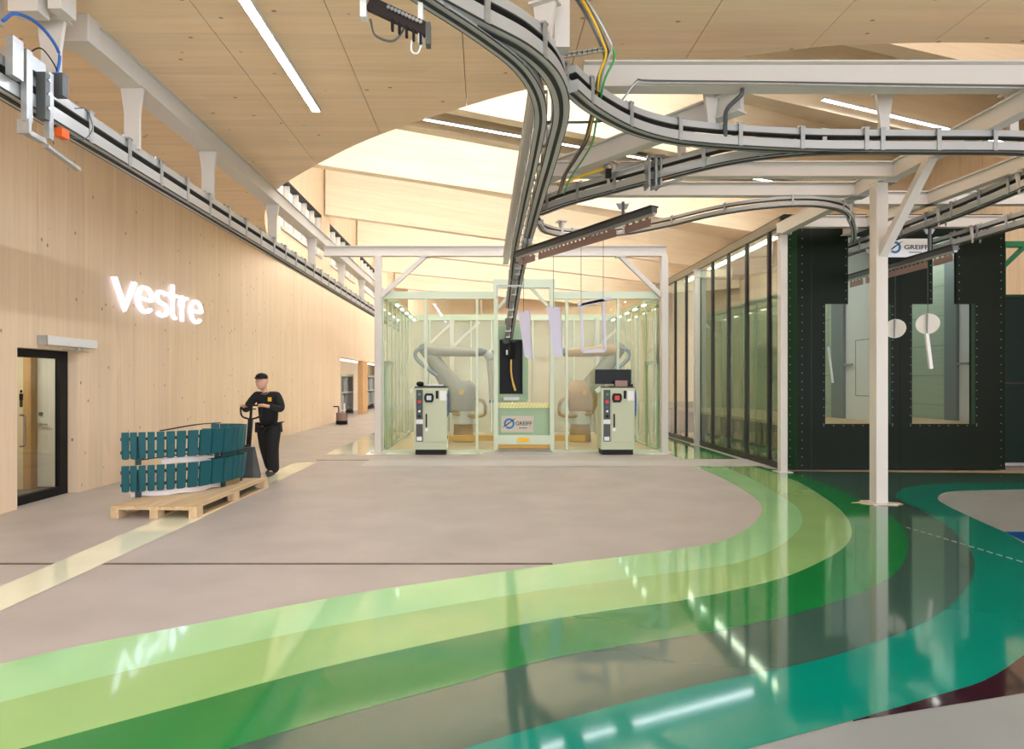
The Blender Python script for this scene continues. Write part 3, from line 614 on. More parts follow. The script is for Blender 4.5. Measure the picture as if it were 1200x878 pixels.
def rack(ya, yb, side):
    x = -6.75; t = thing('garment_rack', 'two-tier rack of grey overalls in the niche on the %s side of the timber post' % side, 'rack', (x - .2, (ya + yb) / 2, 0))
    MB().box(x - .4, x, ya, yb, .05, .12).build('base_shelf', 'black', t)
    for z in (1.08, 1.9): MB().box(x - .4, x + .02, ya, yb, z, z + .06).build('shelf', 'cage_green', t)
    for y in (ya, yb): MB().box(x - .4, x, y - .03, y + .03, 0, 2.0).build('upright', 'steel_white', t)
    for r, tier in ((1.06, 'lower'), (1.88, 'upper')):
        for k in range(3):
            y = ya + (yb - ya) * (k + .5) / 3; w = (yb - ya) / 6 * .92; rings = []
            for zz, ww in ((0, .12), (-.05, .5), (-.1, .85), (-.4, .8), (-.78, 1.0)):
                rings.append([Vector((x - .14 + .13 * math.cos(2 * PI * j / 8) + .03 * math.sin(3 * j + k), y + w * ww * math.sin(2 * PI * j / 8), r + zz)) for j in range(8)])
            g = MB().loft(rings).build('hanging_overall', 'garment' if (k + (r > 1.5)) % 2 else 'garment_light', None, smooth=True)
            tag(g, 'grey overall on the %s tier of the rack %s the timber post' % (tier, 'before' if side == 'near' else 'behind'), 'overall', 'overalls on the %s tier %s side' % (tier, side))
rack(29.9, 32.7, 'near'); rack(36.7, 39.8, 'far')

# ================================================================== STEELWORK AND CONVEYORS
def ibeam(mb, a, b, w, h, t=0.018):
    a = Vector(a); b = Vector(b); u = Vector((0, 0, 1))
    mb.bar(a + u * (h / 2 - t / 2), b + u * (h / 2 - t / 2), w, t); mb.bar(a - u * (h / 2 - t / 2), b - u * (h / 2 - t / 2), w, t); mb.bar(a, b, t, h - 2 * t + 0.004); return mb
def column(par, x, y, zt, w=0.15, z0=0.0, name='column'):
    MB().box(x - w / 2, x + w / 2, y - w / 2, y + w / 2, z0, zt).build(name, 'steel_white', par, bevel=0.01)
    MB().box(x - w, x + w, y - w, y + w, 0, 0.015).build('base_plate', 'steel_white', par)
# ---- portal frame over the robot cell
YC = 14.62
pf = thing('steel_portal', 'white steel portal frame with knee braces over the robot cell', 'steel frame', (0.9, YC, 0))
for x in (-2.44, 4.17): column(pf, x, YC - .02, 4.55, 0.155)
ibeam(MB(), (-3.7, YC, 4.66), (4.22, YC, 4.66), 0.16, 0.235).build('cross_beam', 'steel_white', pf)
MB().box(-3.68, 4.2, YC - 0.02, YC + .02, 4.56, 4.76).build('web_plate', 'steel_white', pf)
MB().bar((-2.38, YC, 3.62), (-1.36, YC, 4.54), 0.1, 0.1, up=(0, 1, 0)).build('knee_brace', 'steel_white', pf)
MB().bar((4.12, YC, 3.62), (3.17, YC, 4.54), 0.1, 0.1, up=(0, 1, 0)).build('knee_brace', 'steel_white', pf)
for x in (-1.36, 3.17): MB().box(x - .12, x + .12, YC - .09, YC + .09, 4.52, 4.545).build('cleat', 'galv', pf)
# ---- long beam and hangers above the left conveyor
XL = -3.95
lb = thing('runway_beam', 'long white steel beam hung under the soffit beside the timber wall', 'steel beam', (XL, 14, 4.96))
MB().box(XL - .1, XL + .1, 6.26, 30, 4.96, 5.19).build('beam', 'steel_white', lb, bevel=0.008)
MB().box(XL - .13, XL + .13, 6.2, 30, 4.945, 4.962).build('bottom_flange', 'steel_white', lb)
MB().box(XL - .13, XL + .13, 6.2, 30, 5.18, 5.195).build('top_flange', 'steel_white', lb)
MB().box(XL - .34, XL + .14, 6.08, 6.27, 4.93, 5.2).build('end_block', 'steel_white', lb, bevel=0.01)
MB().box(XL - .16, XL + .1, 5.45, 5.6, 4.85, 5.2).box(XL - .55, XL - .45, 5.6, 5.8, 4.9, 5.2).box(XL + .15, XL + .27, 5.5, 5.7, 4.9, 5.2).build('ceiling_bracket', 'steel_white', lb)
def conveyor(name, label, ctrl, br=0.75, scale=1.0, hang=(), htop=4.6, brshift=0.3, n=10, hw=0.14):
    path = smoothpath(ctrl, n); s = scale
    t = thing(name, label, 'conveyor', path[0])
    def offs(dz, dx=0): 
        out = []
        for i, v in enumerate(path):
            tg = (path[min(i + 1, len(path) - 1)] - path[max(i - 1, 0)]).normalized(); sd = Vector((tg.y, -tg.x, 0))
            if sd.length > 1e-6: sd.normalize()
            out.append(v + Vector((0, 0, dz)) + sd * dx)
        return out
    MB().sweep(offs(.094 * s), rrect(.085 * s, .066 * s)).build('upper_track', 'rail_grey', t)
    MB().sweep(offs(-.052 * s), rrect(.12 * s, .1 * s)).build('lower_track', 'rail_grey', t)
    MB().sweep(offs(.056 * s), rrect(.087 * s, .012 * s)).build('drive_chain', 'slot', t)
    MB().sweep(offs(-.108 * s), rrect(.032 * s, .008 * s)).build('bottom_slot', 'slot', t)
    for dx in (-.064, .064): MB().sweep(offs(-.098 * s, dx * s), rrect(.006 * s, .012 * s)).build('side_slot', 'slot', t)
    first = None; L = plen(path); q = brshift
    while q < L:
        p, tg = along(path, q); rz = math.atan2(tg.y, tg.x)
        if first is None:
            first = MB()
            for sy in (-1, 1): first.box(-.022 * s, .022 * s, sy * .066 * s - .006, sy * .066 * s + .006, -.1 * s, .135 * s)
            first.box(-.03 * s, .03 * s, -.075 * s, .075 * s, .125 * s, .14 * s).cyl((0, 0, .14 * s), (0, 0, .17 * s), .014 * s, n=6)
            fo = first.build('bracket', 'galv', None, origin=(0, 0, 0)); fo.parent = t; fo.location = p - ORG[t.name]; fo.rotation_euler = (0, 0, rz); first = fo
        else: put(first, 'bracket', p, rz, t)
        q += br
    for h_ in hang:
        p, tg = along(path, h_[0]); zt = h_[1] if len(h_) > 1 else htop; rz = math.atan2(tg.y, tg.x)
        m_ = MB().prism([(-.02, -hw / 2, .1 * s), (-.02, hw / 2, .1 * s), (-.02, hw / 2, zt - p.z - .3), (-.02, hw / 2 + .04, zt - p.z - .02), (-.02, -hw / 2 - .04, zt - p.z - .02), (-.02, -hw / 2, zt - p.z - .3)], (.04, 0, 0)).box(-.07, .07, -hw / 2 - .06, hw / 2 + .06, zt - p.z - .02, zt - p.z - .001)
        m_.prism([(-.015, -hw / 2, zt - p.z - .3), (-.015, hw / 2, zt - p.z - .3), (-.015, hw / 2 + .05, zt - p.z), (-.015, -hw / 2 - .05, zt - p.z)], (.03, 0, 0)) if False else None
        o = m_.build('hanger_plate', 'steel_white', None, origin=(0, 0, 0)); o.parent = t; o.location = p - ORG[t.name]; o.rotation_euler = (0, 0, rz + PI / 2 if len(h_) > 2 else rz)
    return t, path
ZK = 4.2
hy = [5.77, 7.1, 9.05, 11.8, 14.5, 17.5, 20.4, 23.5, 26.5]
left, _ = conveyor('conveyor_rail', 'straight grey conveyor rail running along the timber wall', [(XL, 3.2, 4.13), (XL, 10, 4.13), (XL, 18, 4.13), (XL, 30, 4.13)], br=0.68, scale=1.28, hang=[(y - 3.2, 4.96) for y in hy], n=6, hw=0.17)
# carrier trolley and sensor head on the left rail
tr = thing('rail_stopper', 'pneumatic stopper with blue hose clamped on the rail by the timber wall', 'stopper', (XL, 5.6, 4.0))
MB().box(XL + .1, XL + .15, 5.25, 5.32, 3.82, 4.42).box(XL + .1, XL + .15, 5.52, 5.58, 3.78, 4.36).build('clamp_plate', 'galv', tr)
MB().box(XL + .1, XL + .16, 5.08, 5.2, 4.12, 4.44).box(XL - .1, XL + .12, 5.26, 5.52, 4.3, 4.42).build('mounting_plate', 'galv', tr)
MB().box(XL + .12, XL + .2, 5.4, 5.46, 3.9, 4.3).box(XL + .1, XL + .2, 5.62, 5.7, 4.2, 4.4).build('cylinder_block', 'galv_dark', tr)
MB().tube(smoothpath([(XL + .15, 5.62, 4.38), (XL + .14, 5.66, 4.6), (XL + .12, 5.45, 4.72), (XL + .1, 5.2, 4.68), (XL + .08, 5.08, 4.55)], 6), .014, 6).build('air_hose', 'blue', tr, smooth=True)
MB().box(XL + .1, XL + .17, 5.66, 5.76, 3.85, 3.93).build('orange_sensor', 'orange', tr)
MB().box(XL + .08, XL + .14, 5.3, 5.5, 3.72, 3.76).box(XL + .06, XL + .16, 5.26, 5.29, 3.72, 3.84).build('stop_pawl', 'galv', tr)
for z_ in (4.0, 4.12, 4.24): MB().cyl((XL + .2, 5.43, z_), (XL + .22, 5.43, z_), .014, n=8).build('bolt', 'chrome', tr)
MB().tube(smoothpath([(XL + .12, 5.3, 4.4), (XL + .16, 5.4, 4.5), (XL + .16, 5.55, 4.46), (XL + .15, 5.66, 4.38)], 5), .006, 5).build('signal_wire', 'black', tr)
MB().tube(smoothpath([(XL + .13, 5.9, 4.2), (XL + .16, 6.02, 4.24), (XL + .17, 6.1, 4.1), (XL + .15, 6.0, 3.95), (XL + .14, 5.8, 3.9)], 5), .005, 5).build('signal_wire', 'galv_dark', tr)
MB().bar((XL + .1, 5.55, 3.72), (XL + .1, 6.0, 3.66), .05, .03).build('release_arm', 'galv', tr)

# ---- frame of beams and columns carrying the right-hand conveyors
rf = thing('steel_gantry', 'white steel gantry of columns and beams in front of the dark green booth', 'steel frame', (5.4, 9, 0))
column(rf, 5.34, 8.54, 4.32, 0.16); column(rf, 5.44, 11.5, 4.32, 0.13); column(rf, 5.5, 16.3, 4.32, 0.13)
ibeam(MB(), (5.4, 6.0, 4.43), (5.44, 11.6, 4.43), 0.15, 0.22).build('long_beam', 'steel_white', rf)
MB().box(5.37, 5.45, 6.0, 11.58, 4.33, 4.53).build('web_plate', 'steel_white', rf)
MB().bar((5.35, 8.5, 3.34), (5.38, 7.58, 4.36), 0.09, 0.11, up=(1, 0, 0)).build('knee_brace', 'steel_white', rf)
ibeam(MB(), (6.9, 7.2, 4.43), (6.55, 13.5, 4.43), 0.14, 0.2).build('long_beam', 'steel_white', rf)
MB().bar((6.9, 7.2, 4.43), (6.55, 13.5, 4.43), 0.06, 0.19).build('web_plate', 'steel_white', rf)
ibeam(MB(), (1.0, 6.35, 4.71), (12.5, 6.35, 4.71), 0.18, 0.26).build('cross_beam', 'steel_white', rf)
MB().box(1.0, 12.5, 6.33, 6.37, 4.59, 4.83).build('web_plate', 'steel_white', rf)
for y, xa, xb in ((8.3, .9, 5.4), (9.15, .9, 5.4), (9.6, 5.4, 12), (11.0, 5.4, 12)):
    ibeam(MB(), (xa, y, 4.43), (xb, y, 4.43), 0.13, 0.2).build('cross_beam', 'steel_white', rf); MB().box(xa, xb, y - .02, y + .02, 4.345, 4.515).build('web_plate', 'steel_white', rf)
ibeam(MB(), (2.62, 6.4, 4.5), (0.78, 8.76, 4.5), 0.15, 0.24).build('diagonal_beam', 'steel_white', rf)
MB().bar((2.62, 6.4, 4.5), (0.78, 8.76, 4.5), 0.05, 0.22).build('web_plate', 'steel_white', rf)
ibeam(MB(), (5.42, 16.3, 4.43), (6.4, 16.3, 4.43), .13, .2).build('stub_beam', 'steel_white', rf)
for (x, y) in ((5.4, 8.54), (5.43, 11.5), (5.4, 9.15), (5.4, 9.6)): MB().box(x - .13, x + .13, y - .1, y + .1, 4.31, 4.335).build('cleat', 'galv', rf)
# hung support for the curved trunk
hs = thing('ceiling_hanger', 'white steel hanger bracket dropping from slots in the timber soffit', 'bracket', (.62, 5.15, 4.9))
MB().box(.36, .42, 5.0, 5.1, 5.0, 5.2).box(.78, .86, 5.0, 5.1, 4.86, 5.2).build('side_plate', 'steel_white', hs)
MB().box(.56, .67, 5.02, 5.1, 4.9, 5.2).build('drop_plate', 'steel_white', hs)
MB().box(.54, .70, 4.98, 5.14, 4.87, 4.9).build('flange', 'steel_white', hs); MB().box(.56, .68, 5.0, 5.12, 4.3, 4.87).build('stem', 'steel_white', hs)
MB().box(.44, .54, 5.0, 5.05, 5.185, 5.2).box(.76, .90, 5.0, 5.12, 5.185, 5.2).build('soffit_slot', 'black', hs)
# ---- trunk conveyor from above the camera, curving and running down into the robot cell
trunk, tp = conveyor('conveyor_rail', 'grey trunk conveyor rail curving overhead and running down into the robot cell',
    [(-1.15, 3.3, ZK), (-.55, 3.85, ZK), (-.08, 4.3, ZK), (.30, 4.66, ZK), (.56, 5.1, ZK), (.70, 5.7, ZK), (.73, 6.6, ZK), (.74, 8.5, ZK), (.76, 10.6, ZK), (.77, 11.8, ZK - .04), (.74, 12.9, 3.92), (.70, 14.0, 3.5), (.65, 15.2, 2.98), (.62, 16.0, 2.66), (.6, 16.6, 2.5)], br=0.62, scale=1.12, hang=[(2.3, 4.6), (4.9, 4.6)], hw=.1)
inner, _ = conveyor('conveyor_rail', 'second grey rail beside the trunk conveyor over the aisle', [(-1.2, 3.05, ZK - .06), (-.5, 3.85, ZK - .06), (.0, 4.45, ZK - .06), (.32, 4.95, ZK - .06), (.5, 5.6, ZK - .06), (.54, 6.5, ZK - .06), (.55, 9, ZK - .06), (.56, 11.5, ZK - .1), (.56, 12.9, 3.78), (.54, 14.0, 3.36)], br=0.9, scale=.85, hang=(), brshift=.5)
tb = tag(ibeam(MB(), (.50, 5.9, 4.42), (.50, 14.6, 4.45), .13, .2).build('runway_beam', 'steel_white'), 'white steel beam over the straight part of the trunk conveyor', 'steel beam')
# ---- branch conveyors
conveyor('conveyor_rail', 'grey branch rail swinging from the trunk to the right under the cross beam', [(.74, 5.35, ZK), (1.0, 5.72, ZK), (1.42, 6.15, ZK), (1.85, 6.42, ZK), (2.3, 6.56, ZK), (2.9, 6.66, ZK), (3.5, 6.73, ZK + .002), (4.1, 6.75, ZK + .002)], br=0.7, hang=[(2.1, 4.7, 1)], hw=.09)
conveyor('conveyor_rail', 'grey double rail curving from the trunk and looping into the booth', [(.80, 9.3, ZK), (1.15, 8.75, ZK), (1.55, 8.3, ZK), (2.1, 7.72, ZK), (2.72, 7.12, ZK), (3.3, 6.84, ZK), (3.9, 6.76, ZK), (4.8, 6.76, ZK), (5.7, 6.78, ZK), (6.25, 6.9, ZK), (6.6, 7.2, ZK), (6.8, 7.7, ZK), (6.95, 8.5, ZK), (7.06, 9.6, ZK), (7.1, 10.8, ZK), (7.1, 12.2, ZK), (7.1, 13.5, ZK)], br=0.6, hang=[(1.4, 4.5), (2.4, 4.6), (4.55, 4.74, 1), (5.95, 4.74, 1), (7.9, 4.33), (9.6, 4.34), (11.2, 4.34)], hw=.1)
conveyor('conveyor_rail', 'grey rail entering the second slot of the dark green booth', [(8.5, 6.9, ZK), (8.5, 9, ZK), (8.5, 11, ZK), (8.5, 13.5, ZK)], br=0.6, hang=[(2.6, 4.34), (4.0, 4.34)], hw=.13)
conveyor('conveyor_rail', 'thin grey rail curving from the trunk towards the booth front', [(.86, 10.0, ZK), (1.05, 10.6, ZK), (1.55, 10.9, ZK), (2.3, 10.75, ZK), (2.9, 10.2, ZK), (3.5, 9.45, ZK), (4.1, 9.05, ZK), (4.7, 8.98, ZK), (5.3, 9.3, ZK), (5.9, 10.1, ZK), (6.45, 11.0, ZK), (6.6, 11.3, ZK)], br=0.9, scale=.62, hang=[(1.0, 4.4), (6.1, 4.34)], hw=.04)

# ---- load bars with hook strips
def loadbar(a, b, label, hang):
    a = Vector(a); b = Vector(b); t = thing('load_bar', label, 'load bar', (a + b) / 2); d = (b - a).normalized(); L = (b - a).length; u = Vector((0, 0, 1))
    MB().bar(a, b, .09, .075).build('rail', 'galv_dark', t); MB().bar(a + u * .045, b + u * .045, .14, .02).build('top_flange', 'slot', t)
    MB().bar(a - u * .05, b - u * .05, .05, .03).build('lower_strip', 'galv', t)
    n = int(L / .1); q0 = None
    for seg0, seg1 in ((.02, .17), (.2, .78), (.83, .98)):
        hp_ = MB().bar(a.lerp(b, seg0) - u * .145, a.lerp(b, seg1) - u * .145, .006, .1).build('hook_plate', 'hook_brown', t)
        k = int((seg1 - seg0) * L / .1); rz = math.atan2(d.y, d.x)
        for i in range(k):
            p = a.lerp(b, seg0 + (seg1 - seg0) * (i + .5) / k) - u * .06
            if q0 is None:
                m_ = MB().prism([(-.045, -.004, -.05), (.03, -.004, -.05), (.004, -.004, .01), (-.02, -.004, .01)], (0, .008, 0)); q0 = m_.build('hook_tooth', 'hook_brown', None, origin=(0, 0, 0)); q0.parent = hp_; q0.location = p - ORG[hp_.name]; q0.rotation_euler = (0, 0, rz)
            else: put(q0, 'hook_tooth', p, rz, hp_)
    for f, zt in hang:
        p = a.lerp(b, f); MB().bar(p + u * .04, Vector((p.x, p.y, zt)), .03, .05).build('suspension_link', 'galv_dark', t)
        MB().prism([p + Vector((-.09, 0, zt - p.z - .02)), p + Vector((.09, 0, zt - p.z - .02)), p + Vector((.05, 0, zt - p.z - .1)), p + Vector((-.05, 0, zt - p.z - .1))], (0, .02, 0)).build('trolley', 'galv', t)
    return t
loadbar((.58, 11.0, 3.85), (2.19, 8.1, 3.85), 'dark load bar with a row of hooks hung across the trunk conveyor', [(.82, ZK - .1), (.1, ZK - .1)])
loadbar((7.1, 12.3, 3.66), (7.1, 9.5, 3.66), 'dark load bar with a row of hooks going into the booth slot', [(.25, ZK - .1), (.8, ZK - .1)])
# hanging work pieces
def wire(a, b, t): MB().tube([a, b], .004, 4).build('hanging_wire', 'galv_dark', t)
bl = Vector((.58, 11.0, 3.72)); br_ = Vector((2.19, 8.1, 3.72))
def onbar(f): return bl.lerp(br_, f)
def sheet(f, px0, px1, y0, y1, tilt, label):
    p = onbar(f); Y = p.y; a = P(px0, y0, Y); b = P(px1, y0 + tilt, Y); c_ = P(px1 + 3, y1, Y); dd = P(px0 + 8, y1 + tilt, Y)
    t = thing('hanging_sheet', label, 'metal sheet', (a + c_) / 2); MB().prism([a, b, c_, dd], (0.02, .05, 0)).build('panel', 'lavender', t)
    MB().prism([a, a + Vector((.02, .02, 0)), a + Vector((.02, .02, .02)), a + Vector((0, 0, .02))], (.06, .1, 0)).build('folded_edge', 'lavender', t)
    wire((a + b) / 2 - Vector((0, 0, .02)), Vector(((a.x + b.x) / 2, Y, 3.73)), t)
sheet(.12, 607, 620, 367, 422, -4, 'narrow tilted pale lavender sheet hanging beside the trunk conveyor')
sheet(.3, 641, 656, 360, 418, 0, 'wide pale lavender sheet hanging from the load bar')
p0 = onbar(.52); Y = p0.y; fr = thing('hanging_workpiece', 'pale lavender rectangular frame hanging from the load bar', 'metal frame', P(697, 415, Y))
A = P(681, 358, Y); B_ = P(707, 352, Y); C_ = P(709, 411, Y); D_ = P(683, 412, Y)
for a, b, w in ((A, B_, .05), (B_, C_, .04), (D_, C_, .05), (A, D_, .035)): MB().bar(a, b, w, .04, up=(0, 1, 0)).build('tube', 'lavender', fr)
MB().bar(A + Vector((-.05, 0, .01)), B_ + Vector((.12, 0, .03)), .04, .05).build('head_rail', 'lavender', fr)
wire(A, Vector((A.x, Y, 3.8)), fr); wire(B_, Vector((B_.x, Y, 3.9)), fr)
def disc(Y, z, label, leg):
    t = thing('hanging_disc', label, 'metal disc', (7.1, Y, z))
    nrm = Vector((-.75, -.6, .1)).normalized(); c0 = Vector((7.1, Y, z))
    MB().cyl(c0 - nrm * .012, c0 + nrm * .012, .165, n=28).build('plate', 'white', t, smooth=True)
    MB().bar(c0 + nrm * .02 + Vector((0, 0, -.15)), c0 + nrm * .02 + Vector((0, 0, .15)), .012, .05, up=nrm).build('rib', 'inner_grey', t)
    MB().tube([(7.1, Y, z + .16), (7.1, Y, 3.6)], .004, 4).build('hanging_wire', 'galv_dark', t)
    if leg: MB().bar(c0 + Vector((-.02, 0, -.15)), c0 + Vector((.05, .0, -.72)), .05, .04, up=(0, 1, 0)).build('stem', 'white', t)
disc(10.9, 2.56, 'white disc hanging beside the steel column', False); disc(10.1, 2.57, 'white disc with a slim stem hanging before the booth window', True)

# ---- test head hanging near the camera: dark valve bar between two white posts
hb = thing('valve_bar', 'dark valve manifold bar with loose cables hung from two white posts', 'manifold', (-.56, 4.0, 4.2))
a = P(432, 4, 4.0); b = P(501, 36, 4.0)
MB().bar(a, b, .03, .085, up=(0, 0, 1)).build('manifold', 'umber', hb)
MB().box(a.x - .05, a.x - .01, 3.97, 4.03, a.z - .1, 5.2).build('post', 'white', hb); MB().box(b.x - .06, b.x - .03, 3.99, 4.05, b.z - .08, 5.2).build('post', 'white', hb)
for k in range(10):
    p = a.lerp(b, .35 + .06 * k); MB().cyl(p + Vector((0, -.02, .02)), p + Vector((0, -.035, .02)), .012, n=8).build('valve_port', 'galv', hb)
    if k % 2: MB().box(p.x - .008, p.x + .008, 3.97, 4.0, p.z - .11, p.z - .04).build('fitting', 'black', hb)
MB().tube(smoothpath([a + Vector((.01, 0, -.1)), a + Vector((.04, 0, -.2)), a + Vector((.14, 0, -.24)), a + Vector((.2, 0, -.2)), a + Vector((.24, 0, -.12))], 6), .007, 6).build('loose_cable', 'galv_dark', hb)
MB().tube(smoothpath([b + Vector((-.1, 0, -.06)), b + Vector((-.1, 0, -.13)), b + Vector((-.06, 0, -.14)), b + Vector((-.03, 0, -.06))], 6), .005, 6).build('loose_cable', 'white', hb)
MB().box(b.x - .01, b.x + .02, 3.97, 4.03, b.z - .1, b.z + .04).build('end_block', 'galv_dark', hb)
se = thing('rail_sensor', 'orange and black sensor on the trunk rail', 'sensor', P(534, 12, 4.2))
MB().box(se.location.x - .04, se.location.x + .02, 4.17, 4.23, se.location.z - .05, se.location.z + .05).build('sensor_body', 'black', se); MB().box(se.location.x - .055, se.location.x - .03, 4.165, 4.22, se.location.z - .035, se.location.z + .02).build('sensor_cap', 'orange', se)

# ---- cables
def cable(name, label, paths, cat='cable'):
    t = thing(name, label, cat, Vector(paths[0][0][0]))
    for pts, r, m in paths: MB().tube(smoothpath(pts, 6), r, 6).build('cable', m, t, smooth=True)
    return t
mainc = [P(672, -10, 5.4), P(690, 20, 5.4), P(704, 50, 5.45), P(708, 66, 5.5), P(700, 90, 5.6), P(696, 115, 5.8), P(690, 145, 6.2), P(684, 165, 6.6), P(672, 185, 7.0), P(660, 205, 7.4), P(654, 225, 7.8)]
bund = []
for k in range(7):
    o = Vector((.02 * math.cos(k * .9) + .006 * k, .03 * math.sin(k * 2.1), .02 * math.sin(k * 1.7)))
    o = o * 1.6
    bund.append(([p + o * (1 + .25 * math.sin(i + k)) for i, p in enumerate(mainc)], .011, ['galv_dark', 'galv', 'yellow', 'galv_dark', 'galv', 'rail_grey', 'green_btn'][k]))
cable('cable_bundle', 'bundle of grey and yellow cables dropping beside the trunk conveyor', bund, 'cables')
sup = thing('cable_ladder', 'short slotted cable arm between hanger and cable bundle', 'cable support', P(680, 60, 5.4))
for s_ in (-1, 1): MB().bar(P(656, 66 + s_ * 2, 5.35), P(708, 58 + s_ * 2, 5.45), .02, .01).build('side_rail', 'galv', sup)
for k in range(9): p = P(658, 66, 5.35).lerp(P(706, 58.5, 5.45), k / 8); MB().box(p.x - .004, p.x + .004, p.y - .02, p.y + .02, p.z - .014, p.z + .014).build('rung', 'galv_dark', sup)
cable('cable_run', 'grey cable run along the lower flange of the cross beam', [([P(640, 143, 6.2), P(690, 143, 6.2), P(712, 138, 6.2), P(735, 110, 6.2), P(748, 94, 6.2), P(762, 95, 6.2), P(900, 96.5, 6.2), P(1050, 99, 6.2), P(1210, 101, 6.2)], .012, 'galv_dark'), ([P(700, 141, 6.18), P(722, 128, 6.18), P(745, 97, 6.18), P(764, 97, 6.18), P(900, 98, 6.18), P(1050, 101, 6.18), P(1210, 103, 6.18)], .009, 'galv')], 'cables')
cable('yellow_cable', 'yellow cable looping to the black box over the double rail', [([P(654, 217, 8.3), P(662, 214, 8.2), P(685, 205, 8.1), P(708, 198, 8.0)], .016, 'yellow')])
jb = thing('junction_box', 'small black junction box with looping wires over the double rail', 'junction box', P(713, 205, 8.0))
c0 = P(713, 203, 8.0); MB().box(c0.x - .035, c0.x + .035, 7.97, 8.03, c0.z - .06, c0.z + .05).build('box', 'black', jb); MB().tube([c0 + Vector((.05 * math.cos(a_), 0, .07 + .05 * math.sin(a_))) for a_ in [2 * PI * k / 12 for k in range(13)]], .005, 5).build('wire_loop', 'galv_dark', jb)
MB().bar(c0, P(760, 187, 7.9), .02, .02).build('conduit', 'galv', jb)
cable('energy_chain', 'black flexible energy chain under the cross beam', [([P(870, 104, 6.3), P(868, 112, 6.3), P(852, 128, 6.4), P(850, 145, 6.5), P(850, 160, 6.55)], .022, 'cabinet_dark')])
# switch drive and stop unit on the double rail
sw = thing('rail_stopper', 'galvanised stopper unit with orange end clamped on the double rail', 'stopper', P(765, 205, 7.75))
for dx in (-.08, .0, .06): c0 = P(766, 205, 7.72); MB().box(c0.x + dx - .012, c0.x + dx + .012, 7.6, 7.84, c0.z - .16, c0.z + .2).build('clamp_plate', 'galv', sw)
MB().box(c0.x - .1, c0.x + .1, 7.6, 7.7, c0.z + .17, c0.z + .21).build('top_plate', 'galv', sw); MB().cyl((c0.x + .1, 7.6, c0.z - .06), (c0.x + .17, 7.6, c0.z - .06), .028, n=10).build('orange_sensor', 'orange', sw)
MB().bar((c0.x - .18, 7.8, c0.z + .3), (c0.x + .12, 7.65, c0.z + .16), .03, .03).build('pneumatic_cylinder', 'galv_dark', sw); MB().bar((c0.x - .02, 7.7, c0.z - .17), (c0.x + .28, 7.5, c0.z - .12), .04, .03).build('release_arm', 'galv', sw)
# chain guide and small parts that crowd the sloping end of the trunk
cg = thing('chain_guide', 'dark chain guide with clamps along the sloping end of the trunk conveyor', 'chain guide', (.6, 13, 3.3))
gpth = smoothpath([(.66, 11.6, 3.95), (.63, 12.9, 3.72), (.6, 14.0, 3.3), (.56, 15.2, 2.78), (.54, 16.2, 2.45)], 6)
MB().sweep(gpth, rrect(.1, .05)).build('guide', 'galv', cg)
for k in range(14): p, tg = along(gpth, .25 + .33 * k); MB().box(p.x - .085 + .03 * (k % 3), p.x + .075, p.y - .012, p.y + .012, p.z - .05, p.z + .06 + .04 * (k % 2)).build('clamp', 'galv' if k % 3 else 'galv_dark', cg)
MB().bar((.25, 11.9, 3.45), (.75, 11.9, 3.45), .03, .03).bar((.25, 11.9, 3.45), (.25, 11.9, 3.2), .03, .03).build('sensor_arm', 'galv', cg)

# ================================================================== ROBOT CELL
Y0, Y1, XA, XB, ZT = 14.72, 20.0, -2.36, 4.16, 3.74
cell = thing('robot_cell', 'pale green framed glass robot cell with portal in the middle', 'robot cell', ((XA + XB) / 2, (Y0 + Y1) / 2, 0))
def X_(px, Y=Y0): return (px - VX) / F * Y
posts = [XA, X_(499), X_(559), X_(581), X_(646.5), X_(664), X_(724), XB]
for i, x in enumerate(posts):
    w = .05 if i in (3, 4) else .028
    z1 = 4.0 if i in (3, 4) else ZT - .15
    MB().box(x - w, x + w, Y0 - .03 - (.06 if i in (3, 4) else 0), Y0 + .03, 0.02, z1).build('post', 'cage_green', cell)
MB().box(XA, X_(581), Y0 - .04, Y0 + .06, ZT - .17, ZT).box(X_(646.5), XB, Y0 - .04, Y0 + .06, ZT - .17, ZT).build('top_rail', 'cage_green', cell)
MB().box(X_(578), X_(650), Y0 - .08, Y0 + .08, 3.82, 4.02).build('portal_head', 'cage_green', cell)
for i in range(7):
    a, b = posts[i], posts[i + 1]
    MB().box(a, b, Y0 - .03, Y0 + .03, 0.0, .05).build('bottom_rail', 'cage_green', cell)
    if i == 3: continue
    MB().box(a + .028, b - .028, Y0 - .006, Y0 + .006, .05, ZT - .16).build('glass_pane', 'glass_cage', cell)
for s_, xx in ((1, X_(583)), (-1, X_(644))):
    MB().bar((xx, Y0, 3.35), (xx + s_ * .45, Y0, 3.86), .07, .06, up=(0, 1, 0)).build('knee_brace', 'cage_green', cell)
MB().bar((X_(583), Y0 + 1.8, 2.45), (X_(583) + .45, Y0 + 1.8, 2.75), .05, .05, up=(0, 1, 0)).build('knee_brace', 'cage_green', cell)
# side walls
n = 7
for xw in (XA, XB):
    d_ = (Y1 - Y0) / n
    for i in range(n):
        ya = Y0 + i * d_
        MB().box(xw - .02, xw + .02, ya + d_ - .018, ya + d_ + .018, 0, ZT).build('side_post', 'cage_green', cell)
        MB().box(xw - .006, xw + .006, ya + .02, ya + d_ - .02, .05, ZT - .1).build('side_pane', 'glass_side', cell)
    MB().box(xw - .03, xw + .03, Y0, Y1, ZT - .1, ZT).build('side_top_rail', 'cage_green', cell); MB().box(xw - .03, xw + .03, Y0, Y1, 0, .05).build('side_bottom_rail', 'cage_green', cell)
